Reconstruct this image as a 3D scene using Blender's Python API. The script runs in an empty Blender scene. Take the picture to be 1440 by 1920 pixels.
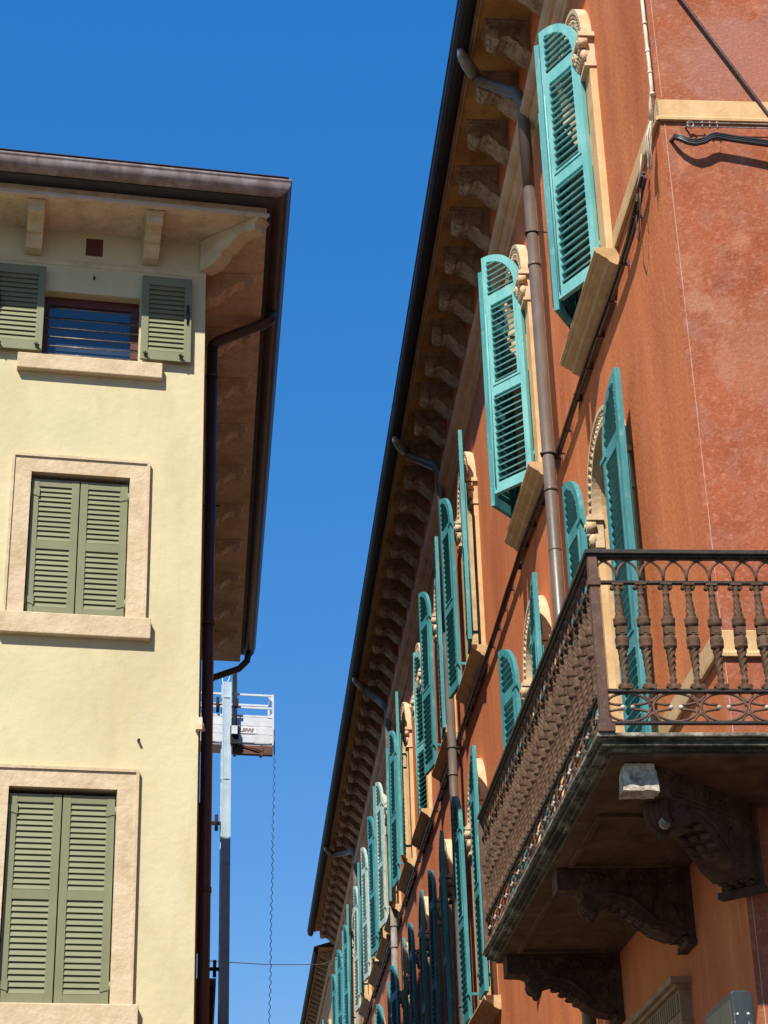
import bpy, bmesh, math, random
from math import sin, cos, pi, radians, sqrt
from mathutils import Vector, Matrix
random.seed(7)
S = bpy.context.scene
COL = S.collection

# ------------------------------------------------------------------ camera
cam_d = bpy.data.cameras.new('camera'); cam = bpy.data.objects.new('camera', cam_d); COL.objects.link(cam)
R3 = Matrix(((0.99955355, 0.02987796, 0.0), (0.01306427, -0.43705916, -0.89933787), (-0.02687038, 0.89893637, -0.43725437)))
M4 = R3.to_4x4(); M4.translation = Vector((0, 0, 1.6)); cam.matrix_world = M4
cam_d.sensor_fit = 'VERTICAL'; cam_d.sensor_height = 24; cam_d.lens = 3580/1920*24
cam_d.clip_end = 3000; cam_d.clip_start = .05
S.camera = cam

# frames of the two facades
RC = (1.91333558, 10.324202, 0.0); RROT = radians(95.05563955)   # x along street, y out of the wall (left)
LC = (-1.84667698, 17.4022925, 0.0); LROT = radians(12.49986156)  # x along the front, y into the building

# ------------------------------------------------------------------ light
a_, c_ = 2.1, 2.5
dR = Vector((cos(RROT), sin(RROT), 0)); nR = Vector((-sin(RROT), cos(RROT), 0))
T = dR*a_ - nR - Vector((0, 0, c_)); T.normalize()      # direction the light travels
sd = bpy.data.lights.new('sun', 'SUN'); sd.energy = 5.0; sd.angle = radians(.53); sd.color = (1, .93, .82)
so = bpy.data.objects.new('sun', sd); COL.objects.link(so)
so.rotation_euler = T.to_track_quat('-Z', 'Y').to_euler(); so.location = (-10, -10, 30)
W = bpy.data.worlds.new('World'); S.world = W; W.use_nodes = True
nt = W.node_tree; nt.nodes.clear()
sky = nt.nodes.new('ShaderNodeTexSky'); sky.sky_type = 'NISHITA'; sky.sun_disc = False
tos = -T; sky.sun_elevation = math.asin(tos.z); sky.sun_rotation = math.atan2(tos.x, tos.y)
sky.altitude = 200; sky.air_density = 1.0; sky.dust_density = 0.0; sky.ozone_density = 4.0
bg = nt.nodes.new('ShaderNodeBackground'); bg.inputs[1].default_value = .15
wo = nt.nodes.new('ShaderNodeOutputWorld')
hs = nt.nodes.new('ShaderNodeHueSaturation'); hs.inputs['Saturation'].default_value = 2.36; hs.inputs['Hue'].default_value = .516; hs.inputs['Value'].default_value = 1.72
gm = nt.nodes.new('ShaderNodeGamma'); gm.inputs[1].default_value = .4
nt.links.new(sky.outputs[0], gm.inputs[0]); nt.links.new(gm.outputs[0], hs.inputs['Color']); nt.links.new(hs.outputs[0], bg.inputs[0]); nt.links.new(bg.outputs[0], wo.inputs[0])
vs = S.view_settings; S.display_settings.display_device = 'sRGB'
vs.view_transform = 'Standard'; vs.look = 'None'; vs.exposure = .62; vs.gamma = 1; vs.use_curve_mapping = False
S.cycles.max_bounces = 8; S.cycles.diffuse_bounces = 3

# ------------------------------------------------------------------ materials
def mat(name, stops, scale=3, stretch=(1, 1, 1), detail=8, rough=.85, bump=.3, bscale=40, bdist=.01, metal=0,
        fine=None, fineamt=0, patch=None, streak=None, rnd=True, spec=.3, layers=()):
    m = bpy.data.materials.new(name); m.use_nodes = True; n = m.node_tree; N = n.nodes; Lk = n.links
    b = N['Principled BSDF']; b.inputs['Roughness'].default_value = rough; b.inputs['Metallic'].default_value = metal
    b.inputs['Specular IOR Level'].default_value = spec
    tc = N.new('ShaderNodeTexCoord'); vec = tc.outputs['Object']
    if rnd:
        oi = N.new('ShaderNodeObjectInfo'); sc = N.new('ShaderNodeVectorMath'); sc.operation = 'SCALE'
        sc.inputs[0].default_value = (17, 9, 13); Lk.new(oi.outputs['Random'], sc.inputs['Scale'])
        ad = N.new('ShaderNodeVectorMath'); ad.operation = 'ADD'
        Lk.new(vec, ad.inputs[0]); Lk.new(sc.outputs[0], ad.inputs[1]); vec = ad.outputs[0]
    def noise(sca, st, det, ro=.6, dist=0):
        mp = N.new('ShaderNodeMapping'); mp.inputs['Scale'].default_value = st; Lk.new(vec, mp.inputs[0])
        t = N.new('ShaderNodeTexNoise'); t.inputs['Scale'].default_value = sca; t.inputs['Detail'].default_value = det
        t.inputs['Roughness'].default_value = ro; t.inputs['Distortion'].default_value = dist
        Lk.new(mp.outputs[0], t.inputs['Vector']); return t.outputs['Fac']
    def ramp(fac, st):
        r = N.new('ShaderNodeValToRGB'); e = r.color_ramp.elements
        while len(e) > 1: e.remove(e[-1])
        e[0].position = st[0][0]; e[0].color = (*st[0][1], 1)
        for p, c in st[1:]:
            q = e.new(p); q.color = (*c, 1)
        Lk.new(fac, r.inputs[0]); return r.outputs[0]
    col = ramp(noise(scale, stretch, detail, .62, .3), stops)
    # extra layers: (scale, stretch, lo, hi, colour, amount)
    for (s2, st2, lo, hi, c2, am) in layers:
        f = ramp(noise(s2, st2, 6, .65, .4), [(lo, (0, 0, 0)), (hi, (am, am, am))])
        mx = N.new('ShaderNodeMixRGB'); mx.inputs[2].default_value = (*c2, 1)
        Lk.new(f, mx.inputs[0]); Lk.new(col, mx.inputs[1]); col = mx.outputs[0]
    if patch:
        for (p, rad, c3, am) in patch:
            d = N.new('ShaderNodeVectorMath'); d.operation = 'DISTANCE'; d.inputs[1].default_value = p
            Lk.new(tc.outputs['Object'], d.inputs[0])
            mr = N.new('ShaderNodeMapRange'); mr.inputs[1].default_value = 0; mr.inputs[2].default_value = rad
            mr.inputs[3].default_value = .62; mr.inputs[4].default_value = -.25; Lk.new(d.outputs['Value'], mr.inputs[0])
            ad = N.new('ShaderNodeMath'); ad.operation = 'ADD'; Lk.new(mr.outputs[0], ad.inputs[0])
            Lk.new(noise(11, (1, 1, 1), 10, .75, 1.2), ad.inputs[1])
            f = ramp(ad.outputs[0], [(.62, (0, 0, 0)), (.8, (am, am, am))])
            mx = N.new('ShaderNodeMixRGB'); mx.inputs[2].default_value = (*c3, 1)
            Lk.new(f, mx.inputs[0]); Lk.new(col, mx.inputs[1]); col = mx.outputs[0]
    Lk.new(col, b.inputs['Base Color'])
    if bump:
        bp = N.new('ShaderNodeBump'); bp.inputs['Strength'].default_value = bump; bp.inputs['Distance'].default_value = bdist
        Lk.new(noise(bscale, (1, 1, 1), 6, .6), bp.inputs['Height']); Lk.new(bp.outputs[0], b.inputs['Normal'])
    return m

M = {}
M['facade'] = mat('orange_red_plaster', [(.3, (.39, .1, .03)), (.5, (.52, .15, .046)), (.72, (.62, .21, .072))], 1.3, (1, 1, .35), rnd=False,
    bump=.5, bscale=26, bdist=.012, layers=[(2.2, (1.5, 1, .22), .52, .75, (.38, .11, .05), .55), (70, (1, 1, .4), .6, .72, (.8, .42, .25), .6), (9, (1, 1, .12), .5, .7, (.44, .13, .05), .5), (14, (1, 1, .15), .55, .75, (.72, .3, .14), .5), (30, (1, 1, .3), .58, .72, (.4, .1, .04), .4)])
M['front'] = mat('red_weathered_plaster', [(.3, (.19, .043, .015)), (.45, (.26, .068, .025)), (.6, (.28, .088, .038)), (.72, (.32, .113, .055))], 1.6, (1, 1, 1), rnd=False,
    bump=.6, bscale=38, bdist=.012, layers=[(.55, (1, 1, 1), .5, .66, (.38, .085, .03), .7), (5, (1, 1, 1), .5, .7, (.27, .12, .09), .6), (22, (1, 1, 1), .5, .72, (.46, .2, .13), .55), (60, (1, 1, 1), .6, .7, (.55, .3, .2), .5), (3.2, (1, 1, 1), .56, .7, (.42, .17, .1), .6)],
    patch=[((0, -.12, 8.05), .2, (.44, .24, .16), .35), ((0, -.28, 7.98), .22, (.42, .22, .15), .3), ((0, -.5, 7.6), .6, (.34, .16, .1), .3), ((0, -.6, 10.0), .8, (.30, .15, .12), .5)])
M['cream_plaster'] = mat('cream_plaster', [(.3, (.46, .28, .125)), (.5, (.56, .36, .175)), (.75, (.62, .44, .25))], 5, bump=.25, bscale=60, layers=[(20, (1, 1, 1), .6, .75, (.42, .22, .1), .4)])
M['cream_stone'] = mat('carved_cream_stone', [(.3, (.4, .28, .16)), (.5, (.53, .39, .24)), (.75, (.62, .49, .33))], 7, bump=.5, bscale=50, bdist=.008, layers=[(9, (1, 1, 1), .56, .72, (.4, .2, .11), .5)])
M['beadstone'] = mat('pale_pink_mortar', [(.3, (.34, .15, .09)), (.5, (.46, .26, .17)), (.75, (.55, .36, .26))], 14, rnd=False)
M['shopstone'] = mat('shaded_brown_shop_stone', [(.3, (.2, .125, .06)), (.5, (.27, .18, .095)), (.75, (.36, .26, .15))], 6, bump=.4)  # brown darkened so the doorway stone carries the balcony's shade
M['sill_stone'] = mat('ochre_sill_stone', [(.3, (.36, .22, .1)), (.5, (.46, .3, .15)), (.75, (.58, .42, .25))], 6, bump=.4, bscale=40)
M['soffit'] = mat('mottled_ochre_soffit', [(.3, (.22, .1, .03)), (.48, (.42, .21, .07)), (.6, (.52, .29, .1)), (.75, (.34, .18, .07))], 2.4, detail=12, bump=.3, bscale=30, rnd=False, layers=[(6, (1, 1, 1), .55, .7, (.16, .09, .05), .6)])
M['bracket'] = mat('grey_brown_carved_stone', [(.3, (.2, .125, .07)), (.5, (.37, .255, .16)), (.75, (.52, .38, .25))], 9, bump=.7, bscale=38, bdist=.012, layers=[(14, (1, 1, 1), .5, .7, (.1, .06, .04), .5)])
M['cornice'] = mat('beige_cornice_plaster', [(.3, (.4, .26, .15)), (.55, (.52, .36, .22)), (.75, (.6, .45, .3))], 4, (1, 1, 1), bump=.3, rnd=False)
M['teal'] = mat('weathered_teal_paint', [(.3, (.03, .165, .18)), (.5, (.045, .22, .235)), (.75, (.09, .3, .3))], 4, (2, 2, .5), rough=.55, bump=.25, bscale=55, bdist=.004,
    layers=[(24, (1, 1, .4), .56, .7, (.2, .4, .38), .55), (3, (1, 1, .4), .5, .7, (.03, .13, .14), .6), (45, (1, 1, .5), .64, .72, (.03, .08, .08), .8), (80, (1, 1, .3), .66, .7, (.42, .4, .33), .8)])
M['teal_light'] = mat('sun_bleached_teal_paint', [(.3, (.10, .32, .32)), (.5, (.15, .4, .39)), (.75, (.24, .48, .46))], 4, (2, 2, .5), rough=.6, bump=.3, bscale=55, bdist=.004,
    layers=[(24, (1, 1, .4), .58, .72, (.35, .58, .53), .5), (50, (1, 1, .5), .66, .74, (.05, .12, .12), .7)])
M['teal_chalk'] = mat('chalky_faded_teal_paint', [(.3, (.2, .36, .34)), (.5, (.34, .46, .42)), (.75, (.5, .56, .5))], 6, (2, 2, .5), rough=.8, bump=.4, bscale=45, layers=[(20, (1, 1, .5), .55, .65, (.05, .2, .2), .6)])
M['gutter'] = mat('dark_grey_metal', [(.3, (.01, .01, .012)), (.6, (.02, .02, .022)), (.8, (.035, .034, .034))], 5, rough=.7, bump=.1, spec=.2)
M['pipe'] = mat('grey_brown_painted_pipe', [(.3, (.07, .053, .042)), (.55, (.105, .082, .066)), (.8, (.15, .12, .1))], 5, (1, 1, .5), rough=.38, bump=.12, bscale=30, spec=.5, layers=[(60, (1, 1, 1), .7, .78, (.4, .37, .33), .6)])
M['pipe_blue'] = mat('dark_slate_pipe', [(.3, (.02, .026, .03)), (.6, (.045, .055, .06)), (.8, (.07, .08, .085))], 5, rough=.45, bump=.1)
M['zinc'] = mat('bare_zinc', [(.3, (.17, .165, .15)), (.6, (.26, .25, .23)), (.8, (.36, .35, .32))], 8, rough=.5, bump=.15, metal=.3)
M['pipe_pale'] = mat('pale_grey_zinc_pipe', [(.3, (.13, .12, .1)), (.5, (.19, .175, .155)), (.8, (.3, .285, .26))], 9, rough=.55, bump=.3)
M['rust'] = mat('rusty_brown_iron', [(.3, (.05, .022, .014)), (.5, (.09, .042, .026)), (.75, (.14, .075, .048))], 9, rough=.75, bump=.5, bscale=80, bdist=.004, spec=.4, layers=[(30, (1, 1, 1), .55, .7, (.2, .15, .11), .5)])
M['iron_stone'] = mat('grimy_cast_baluster', [(.3, (.05, .024, .012)), (.5, (.085, .046, .024)), (.75, (.135, .08, .045))], 11, rough=.8, bump=.6, bscale=70, bdist=.005, layers=[(25, (1, 1, 1), .56, .7, (.09, .045, .025), .6)])
M['iron_dark'] = mat('black_grimy_iron', [(.3, (.015, .012, .01)), (.6, (.035, .028, .022)), (.8, (.07, .06, .045))], 9, rough=.6, bump=.4, bscale=70)
M['mossy'] = mat('blackened_mossy_stone', [(.35, (.02, .018, .013)), (.5, (.06, .055, .038)), (.62, (.2, .18, .13)), (.8, (.36, .33, .25))], 3.5, (1, 1, 2), detail=12, bump=.9, bscale=28, bdist=.02, rnd=False, layers=[(9, (1, 1, 1), .5, .62, (.015, .012, .008), .8)])
M['lip'] = mat('lichen_grey_stone_edge', [(.35, (.07, .06, .045)), (.5, (.2, .18, .14)), (.65, (.36, .33, .27))], 9, detail=12, bump=.8, bscale=35, rnd=False, layers=[(16, (1, 1, 1), .5, .62, (.04, .035, .025), .7)])
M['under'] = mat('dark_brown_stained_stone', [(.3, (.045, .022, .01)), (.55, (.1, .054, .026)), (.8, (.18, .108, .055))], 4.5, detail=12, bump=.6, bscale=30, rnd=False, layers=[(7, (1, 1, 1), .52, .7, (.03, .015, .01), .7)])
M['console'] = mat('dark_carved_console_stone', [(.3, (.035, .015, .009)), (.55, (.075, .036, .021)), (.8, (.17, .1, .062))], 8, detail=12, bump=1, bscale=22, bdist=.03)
M['wornstone'] = mat('worn_pale_stone', [(.35, (.16, .12, .08)), (.5, (.36, .31, .24)), (.65, (.56, .51, .42))], 18, detail=10, bump=.6, bscale=30)
M['glass'] = mat('dark_window_glass', [(.3, (.01, .012, .016)), (.7, (.02, .022, .028))], 1, rough=.05, bump=0, spec=.9)
M['black'] = mat('black_interior', [(.3, (.008, .007, .006)), (.7, (.014, .012, .01))], 1, rough=.9, bump=0)
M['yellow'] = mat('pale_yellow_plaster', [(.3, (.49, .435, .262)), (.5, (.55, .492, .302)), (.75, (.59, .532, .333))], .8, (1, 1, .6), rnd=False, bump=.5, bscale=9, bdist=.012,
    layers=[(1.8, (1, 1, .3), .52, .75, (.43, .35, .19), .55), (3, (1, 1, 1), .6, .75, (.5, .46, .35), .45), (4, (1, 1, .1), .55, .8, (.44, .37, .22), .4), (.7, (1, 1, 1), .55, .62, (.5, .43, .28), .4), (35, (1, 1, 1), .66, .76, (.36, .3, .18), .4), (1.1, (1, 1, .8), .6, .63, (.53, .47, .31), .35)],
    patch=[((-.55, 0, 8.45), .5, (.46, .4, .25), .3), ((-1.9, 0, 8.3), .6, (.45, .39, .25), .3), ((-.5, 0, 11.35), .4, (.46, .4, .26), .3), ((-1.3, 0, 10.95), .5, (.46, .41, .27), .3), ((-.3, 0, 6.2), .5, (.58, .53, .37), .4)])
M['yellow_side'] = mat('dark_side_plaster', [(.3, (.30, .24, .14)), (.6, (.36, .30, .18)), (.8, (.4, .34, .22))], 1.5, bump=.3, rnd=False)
M['pinkstone'] = mat('pink_beige_stone', [(.3, (.44, .34, .21)), (.5, (.53, .425, .275)), (.75, (.6, .5, .345))], 4, detail=12, bump=.8, bscale=14, bdist=.014, layers=[(26, (1, 1, 1), .6, .72, (.38, .25, .15), .5), (5, (1, 1, 2), .56, .7, (.62, .52, .38), .5)])
M['lsoffit'] = mat('travertine_soffit', [(.3, (.48, .37, .245)), (.5, (.64, .52, .36)), (.72, (.74, .62, .46))], 5, detail=14, bump=.9, bscale=24, bdist=.02, rnd=False, layers=[(32, (1, 1, 1), .58, .7, (.22, .13, .07), .7), (2, (1, 1, 1), .5, .7, (.42, .27, .17), .5)])
M['lbracket'] = mat('cream_stone_bracket', [(.3, (.47, .38, .23)), (.5, (.56, .47, .3)), (.75, (.64, .55, .37))], 5, bump=.5, bscale=22, bdist=.01, layers=[(8, (1, 1, 1), .56, .75, (.32, .28, .22), .5)])
M['olive'] = mat('olive_green_shutter_paint', [(.3, (.165, .17, .09)), (.5, (.18, .186, .1)), (.75, (.2, .205, .112))], 3, rough=.5, bump=.04, bscale=50, spec=.4)
M['blackiron'] = mat('black_iron_fitting', [(.3, (.012, .012, .012)), (.7, (.03, .03, .03))], 6, rough=.5, bump=.2)
M['brownmetal'] = mat('dark_brown_sheet_metal', [(.3, (.04, .02, .016)), (.6, (.06, .032, .026)), (.8, (.085, .05, .042))], 4, rough=.42, bump=.05, spec=.5)
M['guttertop'] = mat('weathered_sunlit_gutter_metal', [(.3, (.13, .095, .085)), (.45, (.2, .155, .145)), (.6, (.3, .26, .255)), (.75, (.4, .37, .365))], 5, (1, 1, .5), detail=12, rough=.5, bump=.15, bscale=20, rnd=False)
M['whitetrim'] = mat('pale_metal_drip_edge', [(.3, (.5, .42, .38)), (.7, (.62, .54, .5))], 6, rough=.6, bump=.1)
M['slate'] = mat('dark_slate_blue_board', [(.3, (.035, .035, .042)), (.7, (.06, .06, .07))], 6, rough=.6, bump=.1)
M['tiles'] = mat('terracotta_roof_tiles', [(.3, (.22, .1, .06)), (.6, (.34, .17, .1)), (.8, (.42, .26, .17))], 6, bump=.8, bscale=20, bdist=.03)
M['redwood'] = mat('dark_red_window_wood', [(.3, (.07, .02, .016)), (.7, (.12, .035, .028))], 6, rough=.5, bump=.1)
M['winblue'] = mat('blue_reflecting_pane', [(.3, (.02, .035, .06)), (.7, (.03, .05, .08))], 1, rough=.04, bump=0, spec=1)
M['alu'] = mat('aluminium', [(.3, (.5, .52, .53)), (.6, (.62, .64, .65)), (.8, (.72, .73, .74))], 7, rough=.45, bump=.1, metal=.2)
M['alublue'] = mat('pale_galvanised_steel', [(.3, (.33, .42, .5)), (.6, (.4, .51, .59)), (.8, (.47, .57, .64))], 7, rough=.5, bump=.1)
M['orangebeam'] = mat('rust_red_steel_beam', [(.3, (.08, .035, .025)), (.7, (.16, .075, .05))], 7, rough=.7, bump=.3)
M['signwhite'] = mat('white_sign_paint', [(.3, (.62, .62, .64)), (.7, (.72, .72, .74))], 5, rough=.5, bump=0)
M['signred'] = mat('dark_red_lettering', [(.3, (.12, .03, .03)), (.7, (.18, .05, .05))], 5, rough=.5, bump=0)
M['cable'] = mat('black_rubber_cable', [(.3, (.012, .01, .01)), (.7, (.035, .028, .026))], 9, rough=.4, bump=.2, spec=.6)
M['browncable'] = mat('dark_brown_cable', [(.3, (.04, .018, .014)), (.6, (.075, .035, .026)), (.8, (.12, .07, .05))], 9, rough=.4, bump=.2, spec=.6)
M['whiteconduit'] = mat('old_white_conduit', [(.3, (.5, .4, .28)), (.6, (.66, .57, .43)), (.8, (.74, .68, .56))], 12, rough=.6, bump=.2)
M['steelwire'] = mat('tarnished_steel_wire', [(.3, (.1, .08, .07)), (.7, (.3, .26, .22))], 20, rough=.4, bump=.2, metal=.4)
M['boxgrey'] = mat('scuffed_grey_metal', [(.3, (.016, .021, .024)), (.55, (.026, .033, .036)), (.8, (.042, .05, .054))], 5, (1, 1, .4), rough=.55, bump=.15, layers=[(30, (1, 1, .15), .64, .7, (.7, .72, .7), .8)])
M['boxolive'] = mat('scuffed_olive_grey_panel', [(.3, (.05, .05, .037)), (.7, (.08, .08, .062))], 5, (1, 1, .4), rough=.6, bump=.1, layers=[(30, (1, 1, .12), .66, .71, (.7, .7, .62), .7)])
M['paving'] = mat('pale_stone_paving', [(.3, (.07, .062, .055)), (.6, (.1, .09, .08)), (.8, (.13, .12, .105))], 1.2, bump=.4, bscale=12, rnd=False)
M['farwall'] = mat('ochre_far_plaster', [(.3, (.4, .22, .1)), (.7, (.52, .32, .17))], 2, bump=.2, rnd=False)

# ------------------------------------------------------------------ mesh helpers
class MB:
    def __init__(s): s.v = []; s.f = []; s.sm = []
    def add(s, vs_, fs, M_=None, smooth=False):
        o = len(s.v)
        s.v += [tuple(M_ @ Vector(p)) if M_ is not None else tuple(p) for p in vs_]
        s.f += [tuple(i+o for i in f) for f in fs]; s.sm += [smooth]*len(fs); return s
    def box(s, x0, x1, y0, y1, z0, z1, M_=None):
        return s.add([(x, y, z) for z in (z0, z1) for y in (y0, y1) for x in (x0, x1)],
                     [(0, 2, 3, 1), (4, 5, 7, 6), (0, 1, 5, 4), (2, 6, 7, 3), (0, 4, 6, 2), (1, 3, 7, 5)], M_)
    def prism(s, poly, axis, a, b, M_=None):
        # poly in the two other axes (cyclic order x,y,z without axis)
        def P(p, t):
            if axis == 'x': return (t, p[0], p[1])
            if axis == 'y': return (p[0], t, p[1])
            return (p[0], p[1], t)
        n = len(poly)
        return s.add([P(p, a) for p in poly]+[P(p, b) for p in poly],
                     [tuple(range(n))[::-1], tuple(range(n, 2*n))]+[(i, (i+1) % n, n+(i+1) % n, n+i) for i in range(n)], M_)
    def tube(s, pts, r, n=10, M_=None, caps=True):
        pts = [Vector(p) for p in pts]; rr = r if isinstance(r, (list, tuple)) else [r]*len(pts)
        vs_ = []; up = None
        for i, p in enumerate(pts):
            t = (pts[min(i+1, len(pts)-1)]-pts[max(i-1, 0)]).normalized()
            if up is None:
                up = Vector((0, 0, 1)) if abs(t.z) < .9 else Vector((1, 0, 0))
            x = t.cross(up).normalized(); y = x.cross(t).normalized(); up = y
            for k in range(n):
                a = 2*pi*k/n; vs_.append(p+x*cos(a)*rr[i]+y*sin(a)*rr[i])
        fs = [(i*n+k, i*n+(k+1) % n, (i+1)*n+(k+1) % n, (i+1)*n+k) for i in range(len(pts)-1) for k in range(n)]
        s.add(vs_, fs, M_, True)
        if caps:
            o = len(vs_)
            s.add(vs_[:n], [tuple(range(n))[::-1]], M_); s.add(vs_[-n:], [tuple(range(n))], M_)
        return s
    def lathe(s, prof, n=16, M_=None, mod=None):
        vs_ = []
        for z, r in prof:
            for k in range(n):
                a = 2*pi*k/n; q = r*(mod(z, a) if mod else 1); vs_.append((cos(a)*q, sin(a)*q, z))
        fs = [(i*n+k, i*n+(k+1) % n, (i+1)*n+(k+1) % n, (i+1)*n+k) for i in range(len(prof)-1) for k in range(n)]
        fs += [tuple(range(n))[::-1], tuple(range((len(prof)-1)*n, len(prof)*n))]
        return s.add(vs_, fs, M_, True)
    def ball(s, c, r, n=10, M_=None):
        rx, ry, rz = r if isinstance(r, (tuple, list)) else (r, r, r)
        vs_ = []; m = max(4, n//2)
        for i in range(m+1):
            ph = pi*i/m
            for k in range(n):
                a = 2*pi*k/n; vs_.append((c[0]+rx*sin(ph)*cos(a), c[1]+ry*sin(ph)*sin(a), c[2]+rz*cos(ph)))
        fs = [(i*n+k, i*n+(k+1) % n, (i+1)*n+(k+1) % n, (i+1)*n+k) for i in range(m) for k in range(n)]
        return s.add(vs_, fs, M_, True)
    def build(s, name, material, parent=None, loc=(0, 0, 0), rotz=0, bevel=0, label=None):
        me = bpy.data.meshes.new(name); me.from_pydata([tuple(p) for p in s.v], [], s.f)
        me.polygons.foreach_set('use_smooth', s.sm)
        b = bmesh.new(); b.from_mesh(me); bmesh.ops.remove_doubles(b, verts=b.verts, dist=1e-5)
        bmesh.ops.recalc_face_normals(b, faces=b.faces); b.to_mesh(me); b.free()
        me.materials.append(M[material]); me.update()
        o = bpy.data.objects.new(name, me); COL.objects.link(o); o.parent = parent
        o.location = loc; o.rotation_euler = (0, 0, rotz)
        if bevel:
            bv = o.modifiers.new('edge', 'BEVEL'); bv.width = bevel; bv.segments = 2; bv.limit_method = 'ANGLE'; bv.angle_limit = radians(40)
        if label: o['label'] = label
        return o

def tag(o, label, cat, group=None, kind=None):
    if label: o['label'] = label
    if cat: o['category'] = cat
    if group: o['group'] = group
    if kind: o['kind'] = kind
    return o
def empty(name, loc, rz=0):
    o = bpy.data.objects.new(name, None); COL.objects.link(o); o.location = loc; o.rotation_euler = (0, 0, rz); return o
def dup(o, parent, loc=None, rotz=None, deep=True):
    c = o.copy(); COL.objects.link(c); c.parent = parent
    if loc is not None: c.location = loc
    if rotz is not None: c.rotation_euler = (0, 0, rotz)
    if deep:
        for ch in list(o.children): dup(ch, c)
    return c

def wall_row(mb, x0, x1, z0, z1, y, ops):
    """vertical wall sheet at y with arched (c, zs, zsp, R) or flat (c, zs, ztop, -halfwidth) openings"""
    q = lambda a, b, c, d: mb.add([(a, y, c), (b, y, c), (b, y, d), (a, y, d)], [(0, 1, 2, 3)])
    x = x0
    for (c, zs, zt, R) in sorted(ops):
        h = abs(R); q(x, c-h, z0, z1)
        if zs > z0+1e-4: q(c-h, c+h, z0, zs)
        if R < 0: q(c-h, c+h, zt, z1)
        else:
            n = 16
            P = [(c-R*cos(pi*i/n), zt+R*sin(pi*i/n)) for i in range(n+1)]
            for (a, za), (b, zb) in zip(P, P[1:]):
                mb.add([(a, y, za), (b, y, zb), (b, y, z1), (a, y, z1)], [(0, 1, 2, 3)])
        x = c+h
    q(x, x1, z0, z1)

# ------------------------------------------------------------------ ground
g = MB().add([(-600, -600, 0), (600, -600, 0), (600, 600, 0), (-600, 600, 0)], [(0, 1, 2, 3)]).build('ground', 'paving')
tag(g, 'pale stone paved street between the two buildings', 'ground', kind='structure')

# =================================================================== RED PALAZZO
red = empty('red_building', RC, RROT)
tag(red, 'weathered orange red plaster palazzo with teal louvred shutters, carved eave brackets and corner balcony', 'building')
LEN = 35.4; ZE = 12.62; RW = .475; LEW = 40.5
UP = [2.31, 5.72, 10.07, 12.95, 16.1, 18.6, 21.3, 23.35, 25.4, 28.3, 31.6, 34.0, 36.6]
LO = [2.36, 5.9, 10.5, 13.7, 16.55, 19.3, 22.3, 25.0, 28.0, 31.2]
ZU, SU = 9.45, 11.57       # sill and spring of upper windows
ZL, SL = 5.72, 7.9
w = MB()
wall_row(w, 0, LEW, 0, 4.8, 0, [(2.4, 0, 3.85, -.62), (6.2, 1.0, 3.4, -.5), (10.5, 1.0, 3.4, -.5)])
wall_row(w, 0, LEW, 4.8, 9.2, 0, [(LO[0], 4.8, SL, RW)]+[(c, ZL, SL, RW) for c in LO[1:]])
wall_row(w, 0, LEW, 9.2, 13.89, 0, [(c, ZU, SU, RW) for c in UP])
w.build('wall', 'facade', red)
w = MB(); w.add([(0, 0, 0), (0, -9, 0), (0, -9, 13.89), (0, 0, 13.89)], [(0, 1, 2, 3)])
w.build('wall', 'front', red, label='dusty rose front wall with pale salt patches')
w = MB(); w.add([(LEW, 0, 0), (LEW, -9, 0), (LEW, -9, 13.89), (LEW, 0, 13.89)], [(0, 1, 2, 3)])
w.add([(0, -9, 0), (LEW, -9, 0), (LEW, -9, 13.89), (0, -9, 13.89)], [(0, 1, 2, 3)])
w.build('wall', 'facade', red)
# pale scored corner bead on the front face
MB().prism([(-.003, -.029), (-.003, -.0335), (0.002, -.0335), (0.002, -.029)], 'z', 3.2, 9.44).add([], []).build('corner_bead', 'beadstone', red)
MB().prism([(-.003, -.029), (-.003, -.0335), (0.002, -.0335), (0.002, -.029)], 'z', 9.64, 12.4).build('corner_bead', 'beadstone', red)
# string courses
def band(z0, z1, send):
    b = MB()
    prof = [(.004, z0), (.028, z0), (.03, z0+.02), (.018, z0+.035), (.018, z1-.01), (.004, z1)]
    b.prism(prof, 'x', -.018, send)
    b.add([], [])
    o = b.build('string_course', 'cream_plaster', red)
    b = MB()
    b.add([(-p, y, z) for (p, z) in prof for y in (.018, -9)], [(2*i, 2*i+1, 2*i+3, 2*i+2) for i in range(len(prof)-1)])
    b.build('string_course', 'cream_plaster', red)
band(9.45, 9.63, 1.58)
band(5.62, 5.79, 1.72)

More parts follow.
